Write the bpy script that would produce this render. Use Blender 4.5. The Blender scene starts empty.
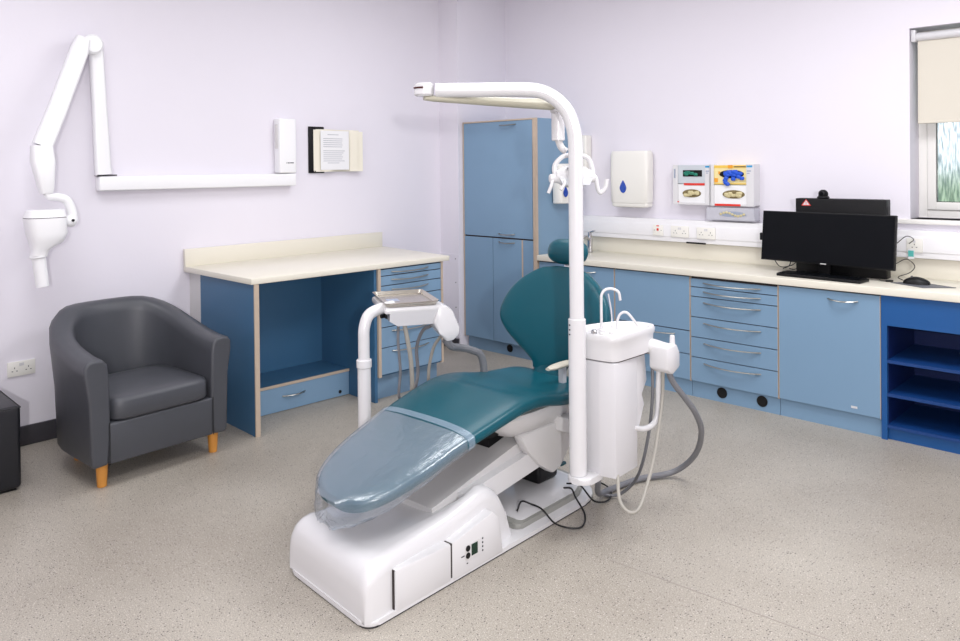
import bpy, bmesh, math, random
from mathutils import Vector, Matrix
random.seed(7)
PI = math.pi
scn = bpy.context.scene
COL = scn.collection

# ------------------------------------------------------------------ frames
class Frame:
    def __init__(s, o, deg):
        s.o = Vector(o); s.a = math.radians(deg)
        s.R = Matrix.Rotation(s.a, 4, 'Z')
    def w(s, p): return s.o + (s.R @ Vector(p))
W = Frame((0, 0, 0), 0)
BF = Frame((-4.965, 4.655, 0), 1.55)       # units along the back wall: x along, y into the wall
CF = Frame((-2.47, 1.55, 0), 3.5)          # dental chair: x right, y towards the head
AF = Frame((-4.095, 1.642, 0), 5.0)         # armchair (built facing +x)
LA = math.atan2(0.04, 1.0)
LF = Frame((-5.12, 2.2, 0), math.degrees(LA))   # left wall: y along the wall, x out of the wall
TF = Frame(CF.w((-.475, .885, 0)), 60 + 3.5)     # instrument head: x to the right, y away

# ------------------------------------------------------------------ materials
def lin(c):
    return tuple(((v / 255) / 12.92 if v / 255 <= .04045 else (((v / 255) + .055) / 1.055) ** 2.4) for v in c) + (1,)
def mat(name, rgb, rough=.5, metal=0, coat=0, noise=None, bump=None, spec=.5, emis=0, sub=0):
    m = bpy.data.materials.new(name); m.use_nodes = True
    nt = m.node_tree; b = nt.nodes['Principled BSDF']
    b.inputs['Base Color'].default_value = lin(rgb)
    b.inputs['Roughness'].default_value = rough
    b.inputs['Metallic'].default_value = metal
    b.inputs['Coat Weight'].default_value = coat
    b.inputs['Coat Roughness'].default_value = .15
    b.inputs['Specular IOR Level'].default_value = spec
    if emis:
        b.inputs['Emission Color'].default_value = lin(rgb); b.inputs['Emission Strength'].default_value = emis
    tc = nt.nodes.new('ShaderNodeTexCoord')
    if noise:
        sc, amt = noise
        n = nt.nodes.new('ShaderNodeTexNoise'); n.inputs['Scale'].default_value = sc; n.inputs['Detail'].default_value = 4
        nt.links.new(tc.outputs['Object'], n.inputs['Vector'])
        mx = nt.nodes.new('ShaderNodeMix'); mx.data_type = 'RGBA'
        c = lin(rgb)
        mx.inputs['A'].default_value = tuple(v * (1 - amt) for v in c[:3]) + (1,)
        mx.inputs['B'].default_value = tuple(min(1, v * (1 + amt)) for v in c[:3]) + (1,)
        nt.links.new(n.outputs['Fac'], mx.inputs['Factor']); nt.links.new(mx.outputs['Result'], b.inputs['Base Color'])
    if bump:
        sc, st = bump
        n = nt.nodes.new('ShaderNodeTexNoise'); n.inputs['Scale'].default_value = sc; n.inputs['Detail'].default_value = 5
        nt.links.new(tc.outputs['Object'], n.inputs['Vector'])
        bp = nt.nodes.new('ShaderNodeBump'); bp.inputs['Strength'].default_value = st; bp.inputs['Distance'].default_value = .01
        nt.links.new(n.outputs['Fac'], bp.inputs['Height']); nt.links.new(bp.outputs['Normal'], b.inputs['Normal'])
    return m
M = {}
M['wall'] = mat('wall_paint', (231, 227, 236), .7, noise=(3, .012), bump=(60, .04))
M['ceil'] = mat('ceiling_paint', (238, 237, 238), .8)
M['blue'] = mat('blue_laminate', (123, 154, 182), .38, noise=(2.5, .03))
M['blueshade'] = mat('blue_laminate_shaded', (60, 104, 140), .45, noise=(2.5, .03))  # same laminate as the fronts, shade painted in for sides and insides
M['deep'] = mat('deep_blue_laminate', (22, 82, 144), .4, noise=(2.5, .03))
M['shelfshade'] = mat('shelf_blue_shaded', (14, 60, 122), .45)  # deep blue with the shade inside the open unit painted in
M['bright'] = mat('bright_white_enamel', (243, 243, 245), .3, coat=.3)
M['deepshade'] = mat('deep_blue_shaded', (8, 34, 92), .5)  # deep blue laminate darkened to paint the shade in the shelf recess
M['edge'] = mat('beech_edging', (190, 172, 154), .5, noise=(30, .06))
M['gap'] = mat('dark_gap', (58, 50, 50), .8)
M['cream'] = mat('cream_worktop', (228, 223, 209), .32, noise=(120, .012))
M['creamedge'] = mat('worktop_edge', (214, 209, 194), .4)
M['white'] = mat('white_plastic', (214, 213, 216), .3, coat=.2)
M['whitepaint'] = mat('white_enamel', (220, 219, 221), .27, coat=.4)
M['offwhite'] = mat('offwhite_plastic', (236, 234, 228), .35)
M['greywhite'] = mat('grey_white_plastic', (214, 212, 212), .35)
M['trunk'] = mat('trunking_plastic', (238, 237, 240), .35)
M['teal'] = mat('teal_vinyl', (0, 78, 92), .36, coat=.08, noise=(6, .05), bump=(9, .05), spec=.35)
M['chair'] = mat('charcoal_vinyl', (70, 72, 78), .42, noise=(8, .05), bump=(12, .08))
M['pouf'] = mat('black_vinyl', (24, 25, 31), .4, bump=(14, .08))
M['wood'] = mat('orange_beech', (205, 140, 62), .4, noise=(18, .08))
M['black'] = mat('black_plastic', (9, 9, 12), .45, spec=.3)
M['screen'] = mat('black_screen', (7, 9, 14), .4, spec=.15)
M['blackcable'] = mat('black_cable', (18, 18, 20), .5)
M['metal'] = mat('brushed_metal', (170, 168, 162), .3, metal=1)
M['chrome'] = mat('chrome', (205, 205, 208), .12, metal=1)
M['steel'] = mat('steel_tray', (196, 190, 180), .25, metal=1)
M['hose'] = mat('grey_hose', (118, 119, 124), .45)
M['hoselt'] = mat('pale_hose', (160, 156, 148), .45)
M['rim'] = mat('grey_rubber', (148, 148, 143), .5)
M['skirt'] = mat('dark_skirting', (58, 56, 62), .5)
M['red'] = mat('red_print', (222, 52, 40), .5)
M['bluedrop'] = mat('blue_window', (14, 68, 170), .2, coat=.5)
M['bluegl'] = mat('blue_nitrile', (26, 84, 205), .45, bump=(40, .5))
M['greengl'] = mat('green_nitrile', (16, 120, 98), .45, bump=(40, .5))
M['latex'] = mat('cream_latex', (206, 194, 150), .5, bump=(40, .5))
M['yellow'] = mat('yellow_print', (236, 196, 84), .5)
M['paleyellow'] = mat('pale_yellow_print', (240, 222, 160), .5)
M['orange'] = mat('orange_print', (238, 160, 32), .5)
M['cyan'] = mat('cyan_print', (40, 150, 205), .5)
M['greyprint'] = mat('grey_print', (150, 160, 180), .5)
M['greybox'] = mat('grey_box_front', (200, 206, 212), .5)
M['hole'] = mat('dark_hole', (10, 9, 9), .9)
M['lcd'] = mat('green_lcd', (10, 48, 34), .25)
M['ink'] = mat('dark_ink', (60, 62, 70), .6)
M['paper'] = mat('paper', (236, 236, 238), .7)
M['creampage'] = mat('cream_page', (232, 227, 212), .6)
M['tealtag'] = mat('teal_tag', (90, 185, 180), .5)
M['beige'] = mat('beige_pad', (196, 190, 176), .45)
M['armshade'] = mat('lamp_arm_shaded', (200, 196, 178), .4)  # beige tone paints the shade under the white arm
M['blind'] = mat('roller_blind_cloth', (216, 210, 197), .8, noise=(200, .02))
M['winframe'] = mat('window_frame', (238, 236, 232), .35)
M['hedge'] = mat('hedge_leaves', (168, 190, 156), .8, noise=(6, .4))
M['bolt'] = mat('grey_bolt', (120, 120, 124), .4, metal=.6)
M['brownhole'] = mat('opening_shadow', (126, 112, 76), .8)
M['sole'] = mat('dark_sole', (40, 38, 42), .7)
M['lens'] = mat('lamp_reflector', (225, 228, 232), .15, coat=.6)

# floor: speckled safety vinyl
m = bpy.data.materials.new('speckled_vinyl'); m.use_nodes = True; nt = m.node_tree; b = nt.nodes['Principled BSDF']
b.inputs['Roughness'].default_value = .42
tc = nt.nodes.new('ShaderNodeTexCoord')
def node(t, **k):
    n = nt.nodes.new(t)
    for a, v in k.items(): setattr(n, a, v)
    return n
n1 = node('ShaderNodeTexNoise'); n1.inputs['Scale'].default_value = 1.2; n1.inputs['Detail'].default_value = 5
n2 = node('ShaderNodeTexNoise'); n2.inputs['Scale'].default_value = 210; n2.inputs['Detail'].default_value = 3
v1 = node('ShaderNodeTexVoronoi'); v1.inputs['Scale'].default_value = 84
v2 = node('ShaderNodeTexVoronoi'); v2.inputs['Scale'].default_value = 125
for n in (n1, n2, v1, v2): nt.links.new(tc.outputs['Object'], n.inputs['Vector'])
r1 = node('ShaderNodeValToRGB'); r1.color_ramp.elements[0].color = lin((163, 155, 144)); r1.color_ramp.elements[1].color = lin((181, 174, 163))
r1.color_ramp.elements[0].position = .35; r1.color_ramp.elements[1].position = .68
nt.links.new(n1.outputs['Fac'], r1.inputs['Fac'])
r2 = node('ShaderNodeValToRGB'); r2.color_ramp.elements[0].color = (.72, .72, .73, 1); r2.color_ramp.elements[1].color = (1.16, 1.16, 1.15, 1)
r2.color_ramp.elements[0].position = .38; r2.color_ramp.elements[1].position = .62
nt.links.new(n2.outputs['Fac'], r2.inputs['Fac'])
mu = node('ShaderNodeMix', data_type='RGBA', blend_type='MULTIPLY'); mu.inputs['Factor'].default_value = 1
nt.links.new(r1.outputs['Color'], mu.inputs['A']); nt.links.new(r2.outputs['Color'], mu.inputs['B'])
def flecks(vor, thr, col, prev):
    lt = node('ShaderNodeMath', operation='LESS_THAN'); lt.inputs[1].default_value = thr
    nt.links.new(vor.outputs['Distance'], lt.inputs[0])
    sp = node('ShaderNodeSeparateColor'); nt.links.new(vor.outputs['Color'], sp.inputs[0])
    l2 = node('ShaderNodeMath', operation='LESS_THAN'); l2.inputs[1].default_value = .5
    nt.links.new(sp.outputs[0], l2.inputs[0])
    ml = node('ShaderNodeMath', operation='MULTIPLY'); nt.links.new(lt.outputs[0], ml.inputs[0]); nt.links.new(l2.outputs[0], ml.inputs[1])
    mx = node('ShaderNodeMix', data_type='RGBA'); mx.inputs['B'].default_value = lin(col)
    nt.links.new(ml.outputs[0], mx.inputs['Factor']); nt.links.new(prev, mx.inputs['A'])
    return mx.outputs['Result']
o1 = flecks(v1, .22, (84, 78, 78), mu.outputs['Result'])
o2 = flecks(v2, .22, (214, 208, 200), o1)
nt.links.new(o2, b.inputs['Base Color'])
M['floor'] = m

# clear film
m = bpy.data.materials.new('clear_film'); m.use_nodes = True; nt = m.node_tree
nt.nodes.remove(nt.nodes['Principled BSDF']); out = nt.nodes['Material Output']
tr = node('ShaderNodeBsdfTransparent'); tr.inputs['Color'].default_value = (.96, .97, .98, 1)
df = node('ShaderNodeBsdfDiffuse'); df.inputs['Color'].default_value = lin((190, 208, 232))
gl = node('ShaderNodeBsdfGlossy'); gl.inputs['Roughness'].default_value = .24
bn = node('ShaderNodeTexNoise'); bn.inputs['Scale'].default_value = 14; bn.inputs['Detail'].default_value = 4; bn.inputs['Distortion'].default_value = 1.2
tcc = node('ShaderNodeTexCoord'); nt.links.new(tcc.outputs['Object'], bn.inputs['Vector'])
bp = node('ShaderNodeBump'); bp.inputs['Strength'].default_value = .25; bp.inputs['Distance'].default_value = .02
nt.links.new(bn.outputs['Fac'], bp.inputs['Height']); nt.links.new(bp.outputs['Normal'], gl.inputs['Normal'])
fr = node('ShaderNodeLayerWeight'); fr.inputs['Blend'].default_value = .25
ma = node('ShaderNodeMath', operation='MULTIPLY_ADD'); ma.inputs[1].default_value = .35; ma.inputs[2].default_value = .11
nt.links.new(fr.outputs['Facing'], ma.inputs[0])
m1 = node('ShaderNodeMixShader'); m1.inputs[0].default_value = .15
nt.links.new(tr.outputs[0], m1.inputs[1]); nt.links.new(df.outputs[0], m1.inputs[2])
m2 = node('ShaderNodeMixShader'); nt.links.new(ma.outputs[0], m2.inputs[0])
nt.links.new(m1.outputs[0], m2.inputs[1]); nt.links.new(gl.outputs[0], m2.inputs[2])
nt.links.new(m2.outputs[0], out.inputs['Surface'])
M['film'] = m
# frosted streaky glass
m = bpy.data.materials.new('streaky_glass'); m.use_nodes = True; nt = m.node_tree
nt.nodes.remove(nt.nodes['Principled BSDF']); out = nt.nodes['Material Output']
tcc = node('ShaderNodeTexCoord'); mp = node('ShaderNodeMapping'); mp.inputs['Scale'].default_value = (90, 90, 12)
nz = node('ShaderNodeTexNoise'); nz.inputs['Scale'].default_value = 1; nz.inputs['Detail'].default_value = 3
nt.links.new(tcc.outputs['Object'], mp.inputs['Vector']); nt.links.new(mp.outputs[0], nz.inputs['Vector'])
rf = node('ShaderNodeBsdfRefraction'); rf.inputs['Roughness'].default_value = .6; rf.inputs['IOR'].default_value = 1.08
bp = node('ShaderNodeBump'); bp.inputs['Strength'].default_value = .55; bp.inputs['Distance'].default_value = .02
nt.links.new(nz.outputs['Fac'], bp.inputs['Height']); nt.links.new(bp.outputs['Normal'], rf.inputs['Normal'])
cr = node('ShaderNodeValToRGB'); cr.color_ramp.elements[0].position = .35; cr.color_ramp.elements[0].color = (.5, .55, .56, 1); cr.color_ramp.elements[1].position = .6
cr.color_ramp.elements[1].color = (1, 1, 1, 1)
nt.links.new(nz.outputs['Fac'], cr.inputs['Fac']); nt.links.new(cr.outputs['Color'], rf.inputs['Color'])
gg = node('ShaderNodeBsdfGlossy'); gg.inputs['Roughness'].default_value = .1
mm = node('ShaderNodeMixShader'); mm.inputs[0].default_value = .06
nt.links.new(rf.outputs[0], mm.inputs[1]); nt.links.new(gg.outputs[0], mm.inputs[2]); nt.links.new(mm.outputs[0], out.inputs['Surface'])
M['glass'] = m

# ------------------------------------------------------------------ geometry
def catmull(pts, n=8):
    P = [Vector(p) for p in pts]
    if len(P) < 3: return P
    out = []
    for i in range(len(P) - 1):
        p0 = P[i - 1] if i else P[0] * 2 - P[1]; p1 = P[i]; p2 = P[i + 1]
        p3 = P[i + 2] if i + 2 < len(P) else P[-1] * 2 - P[-2]
        for k in range(n):
            t = k / n
            out.append(.5 * ((2 * p1) + (p2 - p0) * t + (2 * p0 - 5 * p1 + 4 * p2 - p3) * t * t + (3 * p1 - p0 - 3 * p2 + p3) * t ** 3))
    out.append(P[-1]); return out

class G:
    def __init__(s): s.bm = bmesh.new()
    def _bev(s, vs, r, seg):
        ed = list({e for v in vs for e in v.link_edges})
        bmesh.ops.bevel(s.bm, geom=ed, offset=r, segments=seg, affect='EDGES', profile=.5)
    def box(s, x0, x1, y0, y1, z0, z1, r=0, seg=3, rz=0, c=None):
        x0, x1 = min(x0, x1), max(x0, x1); y0, y1 = min(y0, y1), max(y0, y1); z0, z1 = min(z0, z1), max(z0, z1)
        vs = [s.bm.verts.new(p) for p in ((x0, y0, z0), (x1, y0, z0), (x1, y1, z0), (x0, y1, z0), (x0, y0, z1), (x1, y0, z1), (x1, y1, z1), (x0, y1, z1))]
        for f in ((0, 3, 2, 1), (4, 5, 6, 7), (0, 1, 5, 4), (1, 2, 6, 5), (2, 3, 7, 6), (3, 0, 4, 7)): s.bm.faces.new([vs[i] for i in f])
        if rz:
            cc = Vector(c or ((x0 + x1) / 2, (y0 + y1) / 2, 0)); bmesh.ops.rotate(s.bm, verts=vs, cent=cc, matrix=Matrix.Rotation(rz, 3, 'Z'))
        if r: s._bev(vs, r, seg)
        return s
    def rings(s, R, caps=True, closed=False):
        rows = [[s.bm.verts.new(p) for p in ring] for ring in R]
        n = len(rows[0]); L = len(rows)
        for i in range(L if closed else L - 1):
            a, b2 = rows[i], rows[(i + 1) % L]
            for k in range(n):
                s.bm.faces.new((a[k], a[(k + 1) % n], b2[(k + 1) % n], b2[k]))
        if caps and not closed:
            s.bm.faces.new(list(reversed(rows[0]))); s.bm.faces.new(rows[-1])
        return rows
    def tube(s, pts, r, n=10, smooth=True, sub=6, flat=1.0, up=None):
        P = catmull(pts, sub) if smooth else [Vector(p) for p in pts]
        rr = (lambda i: r) if not isinstance(r, (list, tuple)) else (lambda i: r[0] + (r[-1] - r[0]) * i / (len(P) - 1))
        T = []
        for i in range(len(P)):
            t = P[min(i + 1, len(P) - 1)] - P[max(i - 1, 0)]
            T.append(t.normalized() if t.length > 1e-9 else Vector((0, 0, 1)))
        u = Vector(up) if up else (Vector((0, 0, 1)) if abs(T[0].z) < .9 else Vector((1, 0, 0)))
        R = []
        for i, p in enumerate(P):
            u = (u - T[i] * u.dot(T[i])).normalized(); v = T[i].cross(u)
            R.append([p + (u * math.cos(2 * PI * k / n) + v * math.sin(2 * PI * k / n) * flat) * rr(i) for k in range(n)])
        s.rings(R); return s
    def cyl(s, a, b2, r, r2=None, n=20, bev=0):
        a, b2 = Vector(a), Vector(b2); r2 = r if r2 is None else r2
        t = (b2 - a).normalized(); u = t.orthogonal().normalized(); v = t.cross(u)
        def ring(c, q): return [c + (u * math.cos(2 * PI * k / n) + v * math.sin(2 * PI * k / n)) * q for k in range(n)]
        L = (b2 - a).length
        if bev: R = [ring(a, r - bev), ring(a + t * bev, r), ring(b2 - t * bev, r2), ring(b2, r2 - bev)]
        else: R = [ring(a, r), ring(b2, r2)]
        s.rings(R); return s
    def prism(s, poly, f, d0, d1, r=0, seg=2):
        """poly 2D, f(a,b,d)->xyz"""
        A = [s.bm.verts.new(f(p[0], p[1], d0)) for p in poly]; B = [s.bm.verts.new(f(p[0], p[1], d1)) for p in poly]
        n = len(poly)
        s.bm.faces.new(list(reversed(A))); s.bm.faces.new(B)
        for k in range(n): s.bm.faces.new((A[k], A[(k + 1) % n], B[(k + 1) % n], B[k]))
        if r: s._bev(A + B, r, seg)
        return s
    def ball(s, c, rx, ry=None, rz=None, n=16):
        ry = rx if ry is None else ry; rz = rx if rz is None else rz
        R = []
        m2 = n // 2
        for i in range(1, m2):
            th = PI * i / m2
            R.append([Vector(c) + Vector((rx * math.sin(th) * math.cos(2 * PI * k / n), ry * math.sin(th) * math.sin(2 * PI * k / n), -rz * math.cos(th))) for k in range(n)])
        s.rings(R); return s
    def grid(s, rows):
        V = [[s.bm.verts.new(p) for p in r] for r in rows]
        for i in range(len(V) - 1):
            for k in range(len(V[0]) - 1): s.bm.faces.new((V[i][k], V[i][k + 1], V[i + 1][k + 1], V[i + 1][k]))
        return s
    def move(s, mtx): bmesh.ops.transform(s.bm, matrix=mtx, verts=s.bm.verts); return s

BASE = {}
def finish(name, g, m, parent, frame, base, angle=35):
    me = bpy.data.meshes.new(name)
    bm = g.bm
    bmesh.ops.recalc_face_normals(bm, faces=bm.faces)
    lim = math.radians(angle)
    for f in bm.faces: f.smooth = True
    for e in bm.edges:
        if len(e.link_faces) == 2: e.smooth = e.calc_face_angle(0) < lim
    bmesh.ops.translate(bm, verts=bm.verts, vec=-Vector(base))
    bm.to_mesh(me); bm.free()
    me.materials.append(m)
    o = bpy.data.objects.new(name, me); COL.objects.link(o)
    if parent: o.parent = parent
    else:
        o.location = frame.w(base); o.rotation_euler = (0, 0, frame.a)
    BASE[o.name] = (frame, Vector(base))
    return o
def tag(o, label=None, cat=None, group=None, kind=None):
    if label: o['label'] = label
    if cat: o['category'] = cat
    if group: o['group'] = group
    if kind: o['kind'] = kind
    return o
def thing(name, label, cat, frame, base, group=None):
    o = bpy.data.objects.new(name, None); COL.objects.link(o); o.empty_display_size = .1
    o.location = frame.w(base); o.rotation_euler = (0, 0, frame.a)
    BASE[o.name] = (frame, Vector(base)); return tag(o, label, cat, group)
def part(name, g, m, parent, label=None, angle=35):
    f, b_ = BASE[parent.name]
    o = finish(name, g, m, parent, f, b_, angle)
    if label: o['label'] = label
    return o
def single(name, label, cat, g, m, frame, base, group=None, angle=35):
    return tag(finish(name, g, m, None, frame, base, angle), label, cat, group)
def struct(name, g, m, frame=W, base=(0, 0, 0), parent=None):
    if parent: return part(name, g, m, parent)
    o = finish(name, g, m, None, frame, base); o['kind'] = 'structure'; return o
def text_part(name, body, size, m, parent, to_local, depth=.0006):
    cu = bpy.data.curves.new(name, 'FONT'); cu.body = body; cu.size = size; cu.align_x = 'CENTER'; cu.align_y = 'CENTER'; cu.extrude = depth; cu.resolution_u = 2
    t = bpy.data.objects.new('tmp', cu); COL.objects.link(t)
    bpy.context.view_layer.update()
    me = bpy.data.meshes.new_from_object(t.evaluated_get(bpy.context.evaluated_depsgraph_get()))
    bpy.data.objects.remove(t); bpy.data.curves.remove(cu)
    g = G(); g.bm.from_mesh(me); bpy.data.meshes.remove(me)
    g.move(to_local)
    return part(name, g, m, parent)

# ================================================================= SETTING
HC = 3.2
YB = 5.9                                        # outside beyond the back wall
XL = -5.12
def lw(y): return XL - .04 * (y - 2.2)          # x of the left wall plane
struct('floor', G().box(-5.7, 1.9, -1.6, 5.62, -.1, 0), M['floor'])
fl_ = bpy.data.objects['floor']
g = G().prism([(-1.86, 2.537), (-.9, 2.633), (-.9, 2.639), (-1.86, 2.543)], lambda a, b_, d: (a, b_, d), 0, .0006)
g.move(Matrix.Identity(4))
part('weld_seam', g, mat('weld_seam_grey', (158, 150, 142), .5), fl_)
struct('ceiling', G().box(-5.7, 1.9, -1.6, 5.62, HC, HC + .1), M['ceil'])
g = G(); g.prism([(lw(-1.6), -1.6), (lw(5.6), 5.6), (lw(5.6) - .15, 5.6), (lw(-1.6) - .15, -1.6)], lambda a, b_, d: (a, b_, d), 0, HC)
struct('wall_left', g, M['wall'])
# back wall in BF with the window opening
WV = .58
wx0, wx1, wz0, wz1 = 3.415, 4.35, 1.245, 2.445
def pc(u0, u1, z0, z1): return G().box(u0, u1, WV, WV + .32, z0, z1)
g = G()
for u0, u1, z0, z1 in ((-.5, wx0, 0, HC), (wx1, 6.85, 0, HC), (wx0, wx1, 0, wz0), (wx0, wx1, wz1, HC)): g.box(u0, u1, WV, WV + .32, z0, z1)
struct('wall_back', g, M['wall'], BF)
struct('wall_right', G().box(1.75, 1.9, -1.6, 5.62, 0, HC), M['wall'])
struct('wall_front', G().box(-5.3, 1.75, -1.75, -1.6, 0, HC), M['wall'])
# boxed pier in the corner
g = G().box(-.36, -.012, -.05, WV + .02, 0, HC)
pier = struct('trim_1', g, M['wall'], BF)
struct('access_panel', G().box(-.33, -.014, -.056, -.05, .09, .83).box(-.33, -.014, -.0575, -.056, .30, .302), M['wall'], parent=pier)
g = G()
for z in (.36, .58, .79): g.cyl((-.05, -.0575, z), (-.05, -.0605, z), .005, n=10)
part('screw', g, M['bolt'], pier)
g = G()
x0b, y0b, x1b, y1b = lw(-1.5), -1.5, lw(4.55), 4.55
g.prism([(lw(-1.5), -1.5), (lw(2.15), 2.15), (lw(2.15) + .018, 2.15), (lw(-1.5) + .018, -1.5)], lambda a, b_, d: (a, b_, d), 0, .115, r=.004)
g.prism([(lw(3.9), 3.9), (lw(4.58), 4.58), (lw(4.58) + .018, 4.58), (lw(3.9) + .018, 3.9)], lambda a, b_, d: (a, b_, d), 0, .1, r=.004)
struct('baseboard_left', g, M['skirt'])
struct('baseboard_back', G().box(-.32, -.012, -.075, -.057, 0, .085, r=.004), M['skirt'], BF)

# window
fo = .19                                        # frame set back in the reveal
win = thing('window_1', None, None, BF, (wx0, WV + fo, wz0)); win['kind'] = 'structure'
g = G()
def frame_rect(g, u0, u1, z0, z1, w, v0, v1, r=.004):
    g.box(u0, u0 + w, v0, v1, z0, z1, r); g.box(u1 - w, u1, v0, v1, z0, z1, r)
    g.box(u0 + w, u1 - w, v0, v1, z0, z0 + w, r); g.box(u0 + w, u1 - w, v0, v1, z1 - w, z1, r)
frame_rect(g, wx0, wx1, wz0, wz1, .05, WV + fo, WV + fo + .06)
part('window_frame', g, M['winframe'], win)
g = G(); frame_rect(g, wx0 + .052, wx1 - .052, wz0 + .052, wz1 - .052, .05, WV + fo - .012, WV + fo + .05)
part('casement', g, M['winframe'], win)
g = G(); frame_rect(g, wx0 + .10, wx1 - .10, wz0 + .10, wz1 - .10, .006, WV + fo + .0, WV + fo + .004, 0)
part('gasket', g, M['gap'], win)
part('window_pane', G().box(wx0 + .10, wx1 - .10, WV + fo + .02, WV + fo + .024, wz0 + .10, wz1 - .10), M['glass'], win)
part('window_sill', G().box(wx0 - .12, wx1 + .04, WV - .03, WV + fo - .002, wz0 - .03, wz0 + .0, r=.006), M['winframe'], win)
bl = thing('roller_blind', 'cream roller blind pulled halfway down inside the window recess', 'blind', BF, (wx0 + .47, WV + .04, 1.85))
g = G().box(wx0 + .035, wx1 - .02, WV + .048, WV + .05, 1.86, wz1 - .06)
part('blind_cloth', g, M['blind'], bl)
part('bottom_bar', G().box(wx0 + .035, wx1 - .02, WV + .043, WV + .055, 1.845, 1.862, r=.003), M['blind'], bl)
part('roller', G().cyl((wx0 + .03, WV + .045, wz1 - .055), (wx1 - .015, WV + .045, wz1 - .055), .026), M['white'], bl)
part('bracket', G().box(wx0 + .005, wx0 + .03, WV + .015, WV + .075, wz1 - .085, wz1 - .01, r=.003), M['white'], bl)
g = G()
rnd = random.Random(3)
rows = []
for i in range(40):
    u = -3 + i * .3
    rows.append([(u, 4.2 + rnd.uniform(-.15, .15) + (k > 3) * .3, z + (rnd.uniform(-.03, .03) if k > 1 else 0)) for k, z in enumerate((-.6, 0, .4, .9, 1.3, 1.5))])
g.grid(rows)
single('garden_hedge', 'green hedge outside seen blurred through the patterned window glass', 'hedge', g, M['hedge'], BF, (3, 4.2, -.6))
g = G().box(-3, 9, 1.2, 9, -.65, -.6)
tag(finish('lawn', g, M['hedge'], None, BF, (3, 4, -.6)), kind='structure')

# ================================================================= LEFT WALL THINGS
def LWp(y, x, z): return (x, y - 2.2, z)        # world y -> frame coordinates
# bay desk: worktop + open unit + drawer pedestal
g = G()
xw = lambda y: lw(y) + .004
g.prism([(xw(2.195), 2.195), (-4.212, 2.215), (-4.212, 3.80), (xw(3.90), 3.90)], lambda a, b_, d: (a, b_, d), .912, .948, r=.004)
desktop = thing('desk_worktop', 'cream laminate worktop with upstand on the left desk', 'worktop', W, (-4.6, 3.0, .912))
part('top', g, M['cream'], desktop)
g = G(); g.prism([(xw(2.195), 2.195), (xw(2.195) + .03, 2.195), (xw(3.90) + .03, 3.90), (xw(3.90), 3.90)], lambda a, b_, d: (a, b_, d), .945, 1.065, r=.003)
part('upstand', g, M['cream'], desktop)
unit = thing('desk_cabinet', 'blue open knee-hole desk unit with one low drawer beside the tub chair', 'cabinet', W, (-4.6, 2.7, 0))
part('side_panel', G().box(-4.945, -4.222, 2.235, 2.262, 0, .911), M['blueshade'], unit)
part('side_panel', G().box(-4.93, -4.235, 3.128, 3.15, 0, .911), M['blueshade'], unit)
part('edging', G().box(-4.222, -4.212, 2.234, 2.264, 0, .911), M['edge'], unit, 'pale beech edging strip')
part('back_panel', G().box(-4.905, -4.885, 2.262, 3.128, 0, .911), M['blueshade'], unit)
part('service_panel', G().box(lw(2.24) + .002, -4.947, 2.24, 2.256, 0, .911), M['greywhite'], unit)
part('shelf', G().box(-4.885, -4.545, 2.262, 3.128, .166, .182), M['blueshade'], unit)
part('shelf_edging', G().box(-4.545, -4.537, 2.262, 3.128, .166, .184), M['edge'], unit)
dr = part('drawer', G().box(-4.885, -4.54, 2.264, 3.126, .004, .164), M['blue'], unit)
def bow(g, p0, p1, outv, r=.0045, sag=.0):
    p0, p1, o = Vector(p0), Vector(p1), Vector(outv)
    pts = [p0]
    for k in range(1, 8):
        t = k / 8; pts.append(p0.lerp(p1, t) + o * math.sin(PI * t) ** .8)
    pts.append(p1)
    g.tube(pts, r, n=8, sub=2, flat=1.6, up=(0, 0, 1)); return g
part('handle', bow(G(), (-4.54, 2.60, .10), (-4.54, 2.77, .10), (.028, 0, 0)), M['metal'], dr)
part('cable_hole', G().cyl((-4.542, 3.05, .035), (-4.537, 3.05, .035), .012), M['hole'], unit)
ped = thing('drawer_cabinet', 'blue seven-drawer pedestal under the right end of the desk worktop', 'drawers', W, (-4.55, 3.43, 0))
part('carcass', G().box(-4.93, -4.242, 3.152, 3.745, .17, .911), M['blueshade'], ped)
part('edging', G().box(-4.242, -4.218, 3.152, 3.174, .17, .911), M['edge'], ped)
part('edging', G().box(-4.242, -4.225, 3.727, 3.746, .17, .911), M['edge'], ped)
zs = [.905, .858, .79, .705, .615, .505, .365, .18]
for i in range(7):
    d = part('drawer', G().box(-4.245, -4.225, 3.177, 3.724, zs[i + 1] + .003, zs[i] - .003, r=.0015, seg=1), M['blue'], ped)
    zc = zs[i] - min(.028, (zs[i] - zs[i + 1]) * .45)
    part('handle', bow(G(), (-4.225, 3.27, zc), (-4.225, 3.60, zc), (.03, 0, -.006)), M['metal'], d)
part('gap_panel', G().box(-4.252, -4.236, 3.176, 3.726, .18, .905), M['gap'], ped)
part('plinth', G().box(-4.90, -4.30, 3.155, 3.74, 0, .169), M['blue'], ped)

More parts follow.
